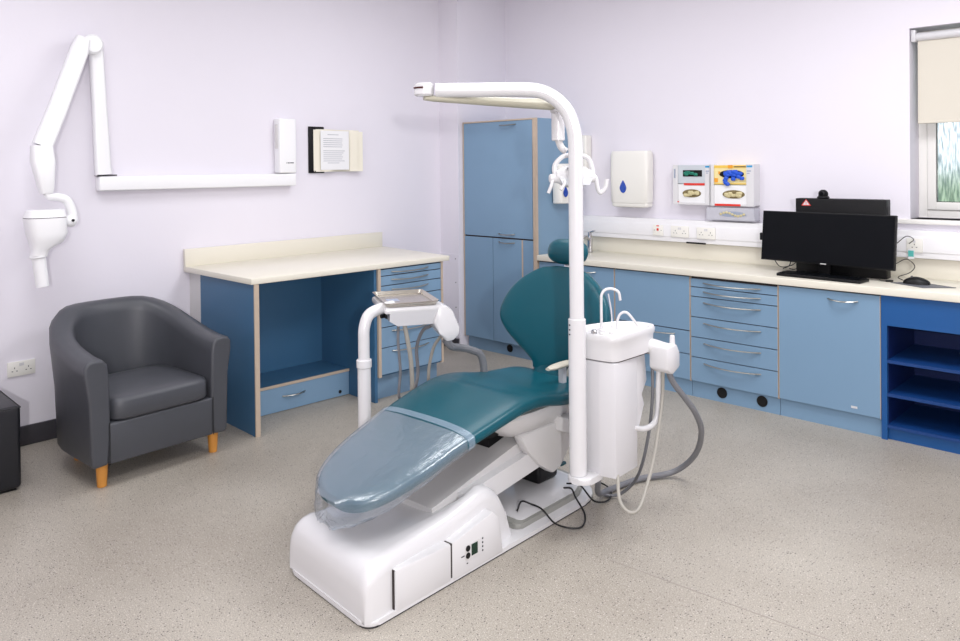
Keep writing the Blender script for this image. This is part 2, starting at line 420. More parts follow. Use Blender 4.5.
# notice folder on the wall
nf = thing('notice_folder', 'open ring-bound notice folder with typed page hung on the left wall', 'folder', LF, (.0, 1.25, 1.56))
g = G().box(.002, .014, 1.0, 1.14, 1.565, 1.925, r=.002)
part('cover', g, M['black'], nf)
g = G(); g.grid([[(.016 + .03 * math.sin(PI * min(1, k / 5)), 1.04 + .44 * k / 10, z) for k in range(11)] for z in (1.575, 1.905)])
part('page', g, M['creampage'], nf, 'cream page')
g = G()
for k in range(4):
    y = 1.37 + k * .028
    g.grid([[(.03 + .012 * (k % 2) + (0 if e == 0 else .016), y + e * .03, z) for e in (0, 1)] for z in (1.575, 1.905 - .004 * k)])
part('page', g, M['creampage'], nf)
g = G().box(.0455, .0465, 1.085, 1.355, 1.59, 1.895)
pg = part('typed_sheet', g, M['paper'], nf)
g = G(); rr = random.Random(5)
for k in range(15):
    z = 1.862 - k * .0158
    if k in (1, 7): continue
    a0 = 1.11 + (.04 if k in (0, 14) else 0); a1 = 1.315 - rr.uniform(0, .03) - (.04 if k in (0, 14) else 0)
    g.box(.0466, .0469, a0, a1, z, z + .0045)
part('typing', g, mat('pale_typing', (170, 172, 180), .7), pg)
for z in (1.575, 1.905):
    g = G()
    for k in range(7): g.box(.014, .024, 1.03 + k * .016, 1.038 + k * .016, z - .004, z + .008)
    part('ring_binding', g, M['black'], nf)

# X-ray unit
XS = -.025
xr = thing('xray_unit', 'white wall-mounted dental x-ray unit with folding arm above the tub chair', 'x-ray machine', LF, (.03, 0.2, 1.48))
part('wall_rail', G().box(.002, .075, -.565, .845, 1.475, 1.565, r=.008), M['bright'], xr)
cb = part('control_box', G().box(.002, .085, .70, .844, 1.569, 1.972, r=.012), M['bright'], xr)
part('grip', G().box(.03, .06, .692, .701, 1.75, 1.93, r=.004), M['greywhite'], cb)
part('logo', G().box(.0851, .0856, .755, .761, 1.640, 1.648).box(.0851, .0856, .768, .780, 1.640, 1.649).box(.0851, .0856, .784, .817, 1.641, 1.648), M['ink'], cb)
def beam(g, pts, ws, ds, r=.01):
    """rectangular tapering beam in the plane parallel to the wall; ws width, ds depth"""
    P = [Vector(p) for p in pts]; R = []
    for i, p in enumerate(P):
        t = (P[min(i + 1, len(P) - 1)] - P[max(i - 1, 0)]).normalized(); x = Vector((1, 0, 0)); sd = t.cross(x).normalized()
        w, d = ws[i] / 2, ds[i] / 2; ring = []
        for k in range(16):
            a = 2 * PI * k / 16; ca, sa = math.cos(a), math.sin(a)
            e = .45
            ring.append(p + x * d * math.copysign(abs(ca) ** e, ca) + sd * w * math.copysign(abs(sa) ** e, sa))
        R.append(ring)
    g.rings(R); return g
a0 = -.535
part('bracket_joint', G().box(.02, .075, a0 - .04, a0 + .075, 1.568, 1.575), M['black'], xr, 'dark joint gap')
part('lower_arm', beam(G(), [(.045, a0 + .005, 1.576), (.045, a0 + .0, 1.62), (.045, a0 - .015, 2.0), (.045, a0 - .03, 2.33), (.045, a0 - .035, 2.36)], [.095, .09, .08, .078, .07], [.06, .06, .06, .06, .05]), M['bright'], xr)
part('elbow', G().cyl((.035, a0 - .07, 2.37), (.125, a0 - .07, 2.37), .06, bev=.012), M['bright'], xr)
part('upper_arm', beam(G(), [(.12, a0 - .13, 2.40), (.14, a0 - .16, 2.32), (.22, a0 - .31, 1.96), (.27, a0 - .41, 1.74)], [.075, .10, .10, .10], [.06, .07, .07, .08]), M['bright'], xr)
part('arm_end', beam(G(), [(.27, a0 - .412, 1.745), (.28, a0 - .41, 1.66), (.28, a0 - .395, 1.50), (.28, a0 - .393, 1.475)], [.105, .12, .075, .06], [.085, .09, .07, .05]), M['bright'], xr)
g = G().tube([(.28, a0 - .393, 1.478), (.28, a0 - .375, 1.458), (.28, a0 - .33, 1.452), (.28, a0 - .285, 1.43), (.28, a0 - .26, 1.36), (.28, a0 - .258, 1.31)], [.02, .028], n=12)
g.ball((.28, a0 - .268, 1.315), .035, .035, .038)
part('yoke', g, M['bright'], xr)
hd = a0 - .40
def headring(z, w, d, off=0):
    ring = []
    for k in range(24):
        a = 2 * PI * k / 24; ca, sa = math.cos(a), math.sin(a)
        ring.append(Vector((.28 + d * math.copysign(abs(ca) ** .6, ca), hd + off + w * math.copysign(abs(sa) ** .6, sa), z)))
    return ring
g = G(); g.rings([headring(1.385, .085, .06, .0), headring(1.38, .095, .07, .0), headring(1.342, .105, .08, -.003)])
hp = part('head_cap', g, M['bright'], xr)
g = G(); g.rings([headring(1.338, .105, .08, -.003), headring(1.25, .10, .08, .005), headring(1.20, .082, .07, 0), headring(1.165, .045, .05, -.03), headring(1.13, .04, .045, -.04)])
hb = part('xray_head', g, M['bright'], xr)
g = G(); g.rings([headring(1.3425, .103, .078, -.003), headring(1.337, .103, .078, -.003)])
part('seam', g, M['gap'], hb)
g = G().cyl((.28, hd - .04, 1.135), (.28, hd - .038, 1.115), .046, bev=.006)
part('collar', g, M['bright'], xr)
part('cone', G().cyl((.28, hd - .038, 1.118), (.28, hd - .02, .955), .036, .034), M['bright'], xr)
part('knob', G().cyl((.315, a0 - .268, 1.318), (.322, a0 - .268, 1.318), .008), M['black'], xr)

# wall socket by the tub chair
def socket(name, label, frame, c, w, h, axis, gangs=1, fused=False, grp=None):
    """axis 'x' : plate faces +x of frame ; axis 'y': faces -y"""
    f = (lambda a, b_, d: (c[0] + d, c[1] + a, c[2] + b_)) if axis == 'x' else (lambda a, b_, d: (c[0] + a, c[1] - d, c[2] + b_))
    t = thing(name, label, 'socket', frame, c, grp)
    P = [(-w / 2, -h / 2), (w / 2, -h / 2), (w / 2, h / 2), (-w / 2, h / 2)]
    def rc(g, a, b_, ww, hh, d0, d1): g.prism([(a - ww / 2, b_ - hh / 2), (a + ww / 2, b_ - hh / 2), (a + ww / 2, b_ + hh / 2), (a - ww / 2, b_ + hh / 2)], f, d0, d1)
    part('plate', G().prism(P, f, .0, .009, r=.002), M['offwhite'], t)
    if fused:
        g = G(); rc(g, 0, .006, .016, .018, .009, .012); part('rocker', g, M['red'], t)
        g = G(); rc(g, 0, .034, .024, .008, .009, .0095); part('lettering_strip', g, M['red'], t)
        g = G(); rc(g, -.03, 0, .005, .006, .009, .0095); rc(g, .03, 0, .005, .006, .009, .0095); part('screw', g, M['ink'], t)
        return t
    for k in range(gangs):
        g = G(); g2 = G()
        o = (k - (gangs - 1) / 2) * (w / gangs)
        for da, db, ww, hh in ((0, .006, .004, .009), (-.012, -.012, .008, .004), (.012, -.012, .008, .004)): rc(g, o + da, db, ww, hh, .009, .0094)
        rc(g2, o + (.03 if o <= 0 else -.03) * (gangs > 1) + (0 if gangs > 1 else 0.0), .024, .012, .016, .009, .0115)
        part('pin_slots', g, M['ink'], t); part('switch', g2, M['white'], t)
    return t
socket('wall_socket', 'double wall socket low on the left wall beside the tub chair', LF, (.002, -.99, .455), .145, .085, 'x', 2)

# ================================================================= TUB ARMCHAIR (faces +x, origin mid of the front edge on the floor)
ac = thing('tub_armchair', 'charcoal faux-leather tub armchair with short orange wooden legs', 'armchair', AF, (-.3, 0, 0))
def upath(inset, back, front=0.0, hw=.39):
    """plan curve from right-front round the back to left-front"""
    pts = []
    R = hw - inset
    for x in (front, front - .1, front - .2): pts.append((x, -R))
    n = 18; cx = front - .30; L = back - inset + cx     # depth of the ellipse
    for k in range(n + 1):
        a = -PI / 2 - PI * k / n; ca, sa = math.cos(a), math.sin(a)
        pts.append((cx - L * abs(ca) ** .8, R * math.copysign(abs(sa) ** .8, sa)))
    for x in (front - .2, front - .1, front): pts.append((x, R))
    return pts
N = len(upath(0, .66))
def topz(i):
    t = abs(i / (N - 1) * 2 - 1)                # 1 at the arm fronts, 0 at the back
    s_ = max(0, min(1, (1 - t) / .82)); s_ = s_ * s_ * (3 - 2 * s_)
    return .655 + (.845 - .655) * s_
R = []
secs = [  # (inset, z mode)
    ('o', .03, .115), ('o', .018, .14), ('o', .008, .45), ('t', -.012, -.075), ('t', -.012, -.03), ('t', .005, -.006), ('t', .04, .0), ('t', .08, -.006), ('t', .10, -.03), ('t', .108, -.08), ('o', .112, .40), ('o', .112, .25), ('o', .10, .12)]
curves = {}
for q in range(len(secs)):
    pts = upath(secs[q][1], .73)
    curves[q] = pts
for i in range(N):
    ring = []
    for q, (md, ins, z) in enumerate(secs):
        x, y = curves[q][i]; zz = z if md == 'o' else topz(i) + z
        ring.append(Vector((x, y, zz)))
    R.append(ring)
g = G()
g.rings(R)
body = part('tub_shell', g, M['chair'], ac, angle=60)
bv = body.modifiers.new('soft', 'BEVEL'); bv.width = .012; bv.segments = 3; bv.limit_method = 'ANGLE'; bv.angle_limit = math.radians(50)
part('front_rail', G().box(-.60, .0, -.288, .288, .118, .325, r=.012), M['chair'], ac)
g = G()
rows = []
def cush(u, v):                                   # seat cushion
    x = -.50 + .515 * u; y = -.272 + .544 * v
    cr_ = .028 * (1 - (2 * u - 1) ** 4) * (1 - (2 * v - 1) ** 4)
    return x, y, cr_
def seat_ring(z, ins, cro):
    ring = []
    n = 40
    for k in range(n):
        a = 2 * PI * k / n; ca, sa = math.cos(a), math.sin(a); e = .28
        ring.append(Vector((-.262 + (.275 - ins) * math.copysign(abs(ca) ** e, ca), (.276 - ins) * math.copysign(abs(sa) ** e, sa), z - cro * (0 if ca > 0 else 0))))
    return ring
g.rings([seat_ring(.325, .02, 0), seat_ring(.335, .004, 0), seat_ring(.345, 0, 0), seat_ring(.42, 0, 0), seat_ring(.435, .006, 0), seat_ring(.446, .03, 0), seat_ring(.452, .08, 0), seat_ring(.458, .16, 0), seat_ring(.46, .22, 0)])
part('seat_cushion', g, M['chair'], ac, angle=60)
for sg in (-1, 1):
    y = sg * .284
    part('seam_piping', G().tube([(.002, y, .12), (.003, y, .33)], .0025, n=6), M['pouf'], ac)
for x, y in ((-.06, -.30), (-.06, .315), (-.54, -.22), (-.54, .22)):
    part('leg', G().cyl((x, y, .145), (x, y, 0), .031, .023, n=20, bev=.002), M['wood'], ac, 'orange wooden leg')
pf = thing('pouffe', 'black vinyl cube pouffe cut off by the left edge', 'pouffe', W, (-4.62, .8, 0))
part('body', G().box(-4.86, -4.375, .55, 1.04, .012, .425, r=.02, seg=4), M['pouf'], pf)
part('foot', G().box(-4.84, -4.395, .57, 1.02, 0, .013), M['hole'], pf)
part('piping', G().tube([(-4.86, .555, .418), (-4.86, 1.037, .418), (-4.377, 1.037, .418), (-4.377, .555, .418)], .004, smooth=False, n=8), M['pouf'], pf)

# ================================================================= BACK WALL UNITS
def handle(g, u0, u1, z, v, out=.03): return bow(g, (u0, v, z), (u1, v, z), (0, -out, -.006))
TH = 1.995
tc_ = thing('tall_cabinet', 'tall blue cupboard with beech edging in the corner of the back wall', 'cupboard', BF, (.42, .3, 0))
part('carcass', G().box(0.0, .835, .022, WV - .003, .11, TH), M['blue'], tc_)
part('edging', G().box(.800, .837, .0, .022, .11, TH), M['edge'], tc_, 'beech edging strip')
part('edging', G().box(.0, .80, .0, .022, TH - .012, TH), M['edge'], tc_)
part('edging', G().box(-.004, .008, .0, .022, .11, TH), M['edge'], tc_)
part('gap_panel', G().box(.008, .80, .014, .024, .11, TH - .01), M['gap'], tc_)
d = part('door', G().box(.010, .795, 0, .018, 1.005, TH - .015, r=.001, seg=1), M['blue'], tc_)
part('handle', handle(G(), .44, .62, 1.952, 0), M['metal'], d)
part('handle', handle(G(), .42, .60, 1.035, 0), M['metal'], d)
d = part('door', G().box(.010, .345, 0, .018, .115, .992, r=.001, seg=1), M['blue'], tc_)
d = part('door', G().box(.352, .672, 0, .018, .115, .992, r=.001, seg=1), M['blue'], tc_)
part('handle', handle(G(), .42, .60, .965, 0), M['metal'], d)
part('edging', G().box(.674, .688, 0, .018, .115, .992), M['edge'], tc_)
part('filler_panel', G().box(.690, .797, 0, .018, .115, .992), M['blue'], tc_)
part('plinth', G().box(.0, .835, .05, .07, 0, .108), M['blue'], tc_)
part('pipe_hole', G().cyl((.49, .051, .062), (.49, .046, .062), .032), M['hole'], tc_)

WT = .882; WU = .838
def base_unit(label, u0, u1, col='blue'):
    t = thing('base_cabinet', label, 'cabinet', BF, ((u0 + u1) / 2, .3, 0), 'blue base units along the back wall')
    part('carcass', G().box(u0 + .001, u1 - .001, .042, WV - .003, .11, WU - .002), M[col], t)
    part('edging', G().box(u0 + .001, u0 + .004, .02, .042, .11, WU - .008), M['edge'], t)
    part('edging', G().box(u1 - .004, u1 - .001, .02, .042, .11, WU - .008), M['edge'], t)
    part('gap_panel', G().box(u0 + .004, u1 - .004, .034, .043, .112, WU - .003), M['gap'], t)
    part('plinth', G().box(u0 + .0005, u1 - .0005, .045, .063, 0, .108), M[col], t)
    return t
t = base_unit('blue base cupboard mostly hidden behind the dental chair backrest', .838, 1.568)
d = part('door', G().box(.842, 1.20, .02, .038, .115, WU - .01, r=.001, seg=1), M['blue'], t)
part('handle', handle(G(), 1.0, 1.17, .79, .02), M['metal'], d)
d = part('door', G().box(1.206, 1.564, .02, .038, .115, WU - .01, r=.001, seg=1), M['blue'], t)
part('handle', handle(G(), 1.23, 1.40, .79, .02), M['metal'], d)
t = base_unit('blue base unit with a blank upper panel over two drawers, left of the six-drawer unit', 1.570, 2.188)
part('panel', G().box(1.574, 2.184, .02, .038, .457, WU - .01, r=.001, seg=1), M['blue'], t)
for z0, z1 in ((.295, .450), (.115, .289)):
    d = part('drawer', G().box(1.574, 2.184, .02, .038, z0, z1, r=.001, seg=1), M['blue'], t)
    part('handle', handle(G(), 1.70, 2.07, z1 - .03, .02), M['metal'], d)
t = base_unit('blue six-drawer base unit with bowed metal handles below the glove dispensers', 2.190, 2.803)
zz = [.822, .762, .696, .556, .418, .280, .112]
for i in range(6):
    d = part('drawer', G().box(2.194, 2.799, .02, .038, zz[i + 1] + .003, zz[i] - .003, r=.001, seg=1), M['blue'], t)
    part('handle', handle(G(), 2.29, 2.69, zz[i] - (.028 if i < 2 else .036), .02, .034), M['metal'], d)
for u in (2.408, 2.685): part('pipe_hole', G().cyl((u, .046, .064), (u, .041, .064), .036), M['hole'], t)
t = base_unit('wide blue single-door base cupboard beneath the computer', 2.805, 3.405)
d = part('door', G().box(2.809, 3.401, .02, .038, .115, WU - .01, r=.001, seg=1), M['blue'], t)
part('handle', handle(G(), 3.11, 3.28, .782, .02, .034), M['metal'], d)
part('door_sticker', G().box(3.24, 3.275, .0185, .0202, .145, .158), M['white'], d)
# open shelf unit
t = thing('shelf_unit', 'deep blue open-fronted shelf unit at the right end of the worktop', 'shelf unit', BF, (3.7, .3, 0))
U1 = 4.05
part('side_panel', G().box(3.407, 3.438, .02, WV - .003, .0, WU - .002), M['deep'], t)
part('shade_sheet', G().box(3.438, 3.440, .042, WV - .02, .088, .70), M['deepshade'], t)  # thin added sheet, paints the recess shade on the inner side
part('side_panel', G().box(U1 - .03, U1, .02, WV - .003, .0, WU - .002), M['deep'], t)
part('back_panel', G().box(3.438, U1 - .03, WV - .02, WV - .004, .0, WU - .002), M['deepshade'], t)
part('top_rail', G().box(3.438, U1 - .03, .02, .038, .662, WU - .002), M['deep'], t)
for z in (.455, .262, .080): part('shelf', G().box(3.438, U1 - .03, .022, WV - .02, z - .010, z + .008), M['shelfshade'], t)
part('plinth', G().box(3.438, U1 - .03, .045, .06, 0, .069), M['deep'], t)
# worktop
t = thing('long_worktop', 'long cream worktop with upstand along the back wall', 'worktop', BF, (2.5, .3, WU))
part('top', G().box(.838, 4.6, -.004, WV - .002, WU, WT, r=.004), M['cream'], t)
part('upstand', G().box(.838, 4.6, WV - .03, WV - .002, WT - .001, 1.003, r=.003), M['cream'], t)
tk = thing('cable_trunking', 'white plastic dado trunking running above the worktop upstand', 'trunking', BF, (2.5, WV, 1.0))
part('body', G().box(.838, 4.6, WV - .072, WV - .002, 1.008, 1.178, r=.004), M['trunk'], tk)
part('lid', G().box(.838, 4.6, WV - .078, WV - .070, 1.045, 1.142, r=.003), M['trunk'], tk)
sv = WV - .0785
socket('fused_switch', 'white fused switch plate with red rocker on the trunking', BF, (1.655, sv, 1.092), .09, .082, 'y', 1, True)
socket('wall_socket', 'double socket on the trunking next to the fused switch', BF, (1.845, sv, 1.090), .15, .085, 'y', 2, grp='sockets on the trunking')
socket('wall_socket', 'double socket on the trunking directly under the clear glove tray', BF, (2.062, sv, 1.088), .15, .085, 'y', 2, grp='sockets on the trunking')
socket('wall_socket', 'socket on the trunking at the right edge of the monitor', BF, (3.46, sv, 1.088), .09, .085, 'y', 1, grp='sockets on the trunking')
g = G().cyl((1.93, WV - .04, 1.0095 + .001), (2.12, WV - .045, 1.0105), .006, n=10)
single('pen', 'black pen lying on the trunking ledge under the sockets', 'pen', G().cyl((1.90, WV - .084, 1.010), (2.06, WV - .086, 1.010), .0065, n=10, bev=.002), M['black'], BF, (1.98, WV - .085, 1.004))

# tap behind the post
t = thing('mixer_tap', 'chrome mixer tap on the worktop behind the white lamp pole', 'tap', BF, (1.02, .40, WT))
part('body', G().cyl((1.06, .42, WT), (1.06, .42, WT + .12), .022, bev=.004).cyl((1.06, .42, WT + .12), (1.06, .42, WT + .17), .016), M['chrome'], t)
part('spout', G().tube([(1.06, .42, WT + .10), (1.06, .36, WT + .13), (1.06, .28, WT + .12), (1.06, .26, WT + .09)], .011), M['chrome'], t)
part('lever', G().cyl((1.06, .42, WT + .165), (1.12, .40, WT + .185), .008, bev=.002), M['chrome'], t)

# paper towel dispenser
def se_ring(cu, cv, z, hu, hv, e=.35, n=32):
    return [Vector((cu + hu * math.copysign(abs(math.cos(2 * PI * k / n)) ** e, math.cos(2 * PI * k / n)), cv + hv * math.copysign(abs(math.sin(2 * PI * k / n)) ** e, math.sin(2 * PI * k / n)), z)) for k in range(n)]
def drop(g, cu, v, cz, w, h, depth=.004, axis='y'):
    P = []
    for k in range(28):
        a = 2 * PI * k / 28; y = math.cos(a); x = math.sin(a) * (1 - .55 * max(0, y)) if y > 0 else math.sin(a)
        x = math.sin(a) * (1 - max(0, y)) ** .55 if y > 0 else math.sin(a)
        P.append((w / 2 * x, h / 2 * (y if y > 0 else y * .8)))
    f = (lambda a, b_, d: (cu + a, v - d, cz + b_)) if axis == 'y' else (lambda a, b_, d: (v + d, cu + a, cz + b_))
    g.prism(P, f, 0, depth, r=.001, seg=1); return g
pt = thing('towel_dispenser', 'large white paper towel dispenser with blue drop window on the back wall', 'dispenser', BF, (1.34, WV, 1.27))
g = G(); cu_, cv_ = 1.405, WV - .062
g.rings([se_ring(cu_, cv_, z, hu, hv) for z, hu, hv in ((1.300, .165, .057), (1.306, .172, .059), (1.5, .178, .06), (1.69, .177, .056), (1.712, .17, .048), (1.716, .165, .045))])
part('cover', g, M['offwhite'], pt)
g = G(); g.rings([se_ring(cu_, cv_ + .002, z, hu, hv) for z, hu, hv in ((1.262, .13, .03), (1.270, .165, .05), (1.285, .17, .056), (1.299, .166, .055))])
part('towel_slot', g, M['offwhite'], pt)
part('level_window', drop(G(), 1.362, cv_ - .0598, 1.425, .062, .115), M['bluedrop'], pt, 'blue drop-shaped window')
# soap dispenser on the side of the tall cabinet (faces +u)
sp = thing('soap_dispenser', 'white soap dispenser with blue drop on the side of the tall cupboard', 'dispenser', BF, (.9, .3, 1.34))
def sr(z, hy, d):
    n = 28; rg = []
    for k in range(n):
        a = 2 * PI * k / n; c_, s2 = math.cos(a), math.sin(a)
        rg.append(Vector((.838 + d / 2 + d / 2 * math.copysign(abs(c_) ** .4, c_), .315 + hy * math.copysign(abs(s2) ** .4, s2), z)))
    return rg
g = G(); g.rings([sr(z, hy, d) for z, hy, d in ((1.29, .115, .10), (1.297, .125, .11), (1.45, .13, .115), (1.60, .125, .10), (1.62, .11, .08))])
part('cover', g, M['offwhite'], sp)
part('level_window', drop(G(), .235, .9525, 1.385, .06, .10, axis='x'), M['bluedrop'], sp)
sd = thing('wall_dispenser', 'narrow white dispenser on the back wall half hidden by the lamp pole', 'dispenser', BF, (.93, WV, 1.5))
part('cover', G().box(.845, .975, WV - .09, WV - .001, 1.53, 1.86, r=.015), M['offwhite'], sd)
part('nozzle', G().cyl((.91, WV - .05, 1.53), (.91, WV - .05, 1.505), .02, .014), M['greywhite'], sd)

# glove holders
def rect(g, u0, u1, z0, z1, v, t=.001): g.box(u0, u1, v - t, v, z0, z1)
GV = WV - .095                                   # front plane of the glove holders
def crumple(g, cu, cz, w, h, seed, depth=.014, blobs=9):
    r_ = random.Random(seed)
    for k in range(blobs):
        a = r_.uniform(-.85, .85); b_ = r_.uniform(-.5, .5)
        g.ball((cu + a * w / 2, GV - .004, cz + b_ * h / 2), w * .14, depth * r_.uniform(.6, 1.1), h * r_.uniform(.28, .42), n=10)
    return g
def ell(g, cu, cz, w, h, v, t=.0015, n=24):
    g.prism([(w / 2 * math.cos(2 * PI * k / n), h / 2 * math.sin(2 * PI * k / n)) for k in range(n)], lambda a, b_, d: (cu + a, v - d, cz + b_), 0, t); return g
h1 = thing('glove_dispenser', 'left white wall dispenser holding green and cream disposable gloves', 'glove dispenser', BF, (1.9, WV, 1.3), 'glove dispensers on the back wall')
g = G(); g.box(1.745, 2.093, WV - .085, WV - .001, 1.300, 1.306).box(1.745, 1.751, GV, WV - .001, 1.3, 1.60).box(2.087, 2.093, GV, WV - .001, 1.3, 1.60)
g.box(1.745, 1.79, GV - .004, GV, 1.3, 1.60).box(2.04, 2.093, GV - .004, GV, 1.3, 1.60).box(1.79, 2.04, GV - .002, GV + .002, 1.3, 1.316)
part('holder', g, M['whitepaint'], h1)
bx = part('glove_box', G().box(1.755, 2.083, GV + .003, WV - .004, 1.458, 1.598, r=.002, seg=1), M['greybox'], h1)
g = G(); rect(g, 1.835, 2.01, 1.512, 1.560, GV + .003, .002); part('opening', g, M['hole'], bx)
part('gloves', crumple(G(), 1.922, 1.537, .15, .036, 1, .012), M['greengl'], bx, 'green gloves')
bx = part('glove_box', G().box(1.755, 2.083, GV + .003, WV - .004, 1.308, 1.454, r=.002, seg=1), M['paper'], h1)
g = ell(G(), 1.915, 1.385, .17, .062, GV + .003, .002); part('opening', g, M['brownhole'], bx)
part('gloves', crumple(G(), 1.915, 1.383, .14, .045, 2, .012), M['latex'], bx, 'cream gloves')
g = G(); rect(g, 1.845, 2.035, 1.446, 1.462, GV - .001); rect(g, 1.785, 1.80, 1.316, 1.324, GV - .0045); part('red_print', g, M['red'], h1)
g = G(); rect(g, 2.043, 2.08, 1.578, 1.592, GV - .0042); part('blue_print', g, M['cyan'], h1)
g = G(); rect(g, 2.048, 2.078, 1.548, 1.556, GV - .0042); rect(g, 2.050, 2.070, 1.535, 1.541, GV - .0042); rect(g, 1.755, 1.768, 1.50, 1.57, GV - .0042); part('small_print', g, M['greyprint'], h1)
h1.scale.x = .9; h1.location = BF.w((1.939, WV, 1.3))
h2 = thing('glove_dispenser', 'right white wall dispenser with blue gloves spilling from a yellow box', 'glove dispenser', BF, (2.28, WV, 1.3), 'glove dispensers on the back wall')
g = G(); g.box(2.097, 2.44, WV - .085, WV - .001, 1.298, 1.304).box(2.097, 2.103, GV, WV - .001, 1.298, 1.60).box(2.434, 2.440, GV, WV - .001, 1.298, 1.60)
g.box(2.097, 2.135, GV - .004, GV, 1.298, 1.60).box(2.385, 2.44, GV - .004, GV, 1.298, 1.60).box(2.135, 2.385, GV - .002, GV + .002, 1.298, 1.312)
part('holder', g, M['whitepaint'], h2)
bx = part('glove_box', G().box(2.107, 2.43, GV + .003, WV - .004, 1.453, 1.596, r=.002, seg=1), M['paleyellow'], h2)
g = G(); rect(g, 2.138, 2.382, 1.575, 1.592, GV + .002); rect(g, 2.138, 2.382, 1.457, 1.463, GV + .002); part('yellow_print', g, M['yellow'], bx)
g = G(); rect(g, 2.245, 2.28, 1.572, 1.596, GV + .001); rect(g, 2.138, 2.165, 1.47, 1.50, GV + .001); rect(g, 2.17, 2.182, 1.53, 1.55, GV + .001); part('orange_print', g, M['orange'], bx)
g = G(); rect(g, 2.29, 2.38, 1.580, 1.586, GV + .0005); part('grey_lettering', g, M['ink'], bx)
ell(g := G(), 2.27, 1.53, .19, .06, GV + .003, .002); part('opening', g, M['hole'], bx)
g = crumple(G(), 2.27, 1.535, .17, .05, 3, .02, 12)
for k, (u, z) in enumerate(((2.235, 1.50), (2.228, 1.485), (2.232, 1.468), (2.245, 1.458), (2.33, 1.51), (2.355, 1.50), (2.29, 1.495))): g.ball((u, GV - .012, z), .02, .012, .016, n=10)
part('gloves', g, M['bluegl'], bx, 'bright blue gloves hanging out')
bx = part('glove_box', G().box(2.107, 2.43, GV + .003, WV - .004, 1.306, 1.449, r=.002, seg=1), M['paper'], h2)
ell(g := G(), 2.285, 1.383, .17, .062, GV + .003, .002); part('opening', g, M['brownhole'], bx)
part('gloves', crumple(G(), 2.285, 1.383, .14, .045, 4, .012), M['latex'], bx, 'cream gloves')
g = G(); rect(g, 2.14, 2.34, 1.298, 1.313, GV - .0025); part('red_print', g, M['red'], h2)
g = G(); rect(g, 2.387, 2.43, 1.578, 1.592, GV - .0042); part('blue_print', g, M['cyan'], h2)
g = G(); rect(g, 2.39, 2.42, 1.548, 1.556, GV - .0042); rect(g, 2.39, 2.41, 1.532, 1.538, GV - .0042); part('small_print', g, M['greyprint'], h2)
h2.location = BF.w((2.28, WV, 1.3))
h3 = thing('glove_tray', 'small clear wall tray with a crumpled cream glove under the right dispenser', 'tray', BF, (2.25, WV, 1.19))
clear = bpy.data.materials.new('clear_acrylic'); clear.use_nodes = True; nt = clear.node_tree; bb = nt.nodes['Principled BSDF']
bb.inputs['Base Color'].default_value = lin((222, 222, 232)); bb.inputs['Roughness'].default_value = .15; bb.inputs['Alpha'].default_value = .55
g = G().box(2.07, 2.44, WV - .09, WV - .086, 1.196, 1.285).box(2.07, 2.44, WV - .09, WV - .001, 1.192, 1.196).box(2.07, 2.074, WV - .09, WV - .001, 1.192, 1.285).box(2.436, 2.44, WV - .09, WV - .001, 1.192, 1.285)
part('tray_body', g, clear, h3)
ell(g := G(), 2.275, 1.238, .21, .04, WV - .09, .0012); part('opening', g, M['greyprint'], h3)
g = G(); rg = random.Random(9)
for k in range(9): g.ball((2.185 + k * .022, WV - .085, 1.238 + .012 * math.sin(k * .8)), .014, .012, .011, n=10)
part('glove', g, M['latex'], h3)

# computer
pc_ = thing('desktop_computer', 'black desktop computer tower standing on edge behind the monitor', 'computer', BF, (3.1, .4, WT))
part('case', G().box(2.79, 3.345, .34, .43, WT, 1.372, r=.006), M['black'], pc_)
part('side_vent', G().box(3.3455, 3.347, .36, .41, .90, 1.33), M['screen'], pc_)
P = [(0, .030), (-.028, -.014), (.028, -.014)]
g = G().prism(P, lambda a, b_, d: (2.86 + a, .34 - d, 1.338 + b_ * .85), .0, .001); ws = part('warning_sticker', g, M['white'], pc_, 'white warning triangle with red border')
g = G()
for i in range(3):
    a, b2 = P[i], P[(i + 1) % 3]
    va = Vector((2.86 + a[0], .3385, 1.338 + a[1] * .85)); vb = Vector((2.86 + b2[0], .3385, 1.338 + b2[1] * .85)); g.cyl(va, vb, .0025, n=6)
part('sticker_border', g, M['red'], ws)
part('sticker_mark', G().box(2.8585, 2.8615, .3378, .3388, 1.334, 1.349).box(2.8585, 2.8615, .3378, .3388, 1.328, 1.331), M['red'], ws)
mo = thing('monitor', 'ultrawide black computer monitor switched off on the worktop', 'monitor', BF, (3.0, .3, WT))
def mvz(u): return 0
mon = G().box(-.425, .425, -.014, .014, -.165, .165, r=.004)
scr = G().box(-.418, .418, -.0155, -.0135, -.155, .158)
ml_ = G().box(-.02, .018, -.0158, -.0152, -.163, -.157)
Mm = Matrix.Translation((3.01, .26, 1.12)) @ Matrix.Rotation(math.radians(-5), 4, 'Z') @ Matrix.Rotation(math.radians(-6), 4, 'X')
for n_, gg_, mt_ in (('casing', mon, 'black'), ('screen', scr, 'screen'), ('logo', ml_, 'greywhite')):
    part(n_, gg_.move(Mm), M[mt_], mo)
part('neck', G().box(2.96, 3.03, .275, .30, WT + .01, 1.1, r=.004), M['black'], mo)
part('foot', G().box(2.86, 3.13, .22, .335, WT, WT + .012, r=.004), M['black'], mo)
g = G().box(2.568, 2.592, .282, .31, 1.085, 1.135, r=.006)
part('side_clip', g, M['black'], mo)
wc = thing('webcam', 'small black webcam perched on top of the computer', 'webcam', BF, (2.985, .38, 1.37))
part('base', G().cyl((2.955, .38, 1.3725), (2.955, .38, 1.39), .04, .034, bev=.004), M['black'], wc)
part('eye', G().ball((2.955, .38, 1.40), .031), M['black'], wc)
part('lens', G().cyl((2.955, .352, 1.404), (2.955, .347, 1.404), .013), M['screen'], wc)
kb = thing('keyboard', 'black keyboard lying in front of the monitor', 'keyboard', BF, (3.04, .14, WT))
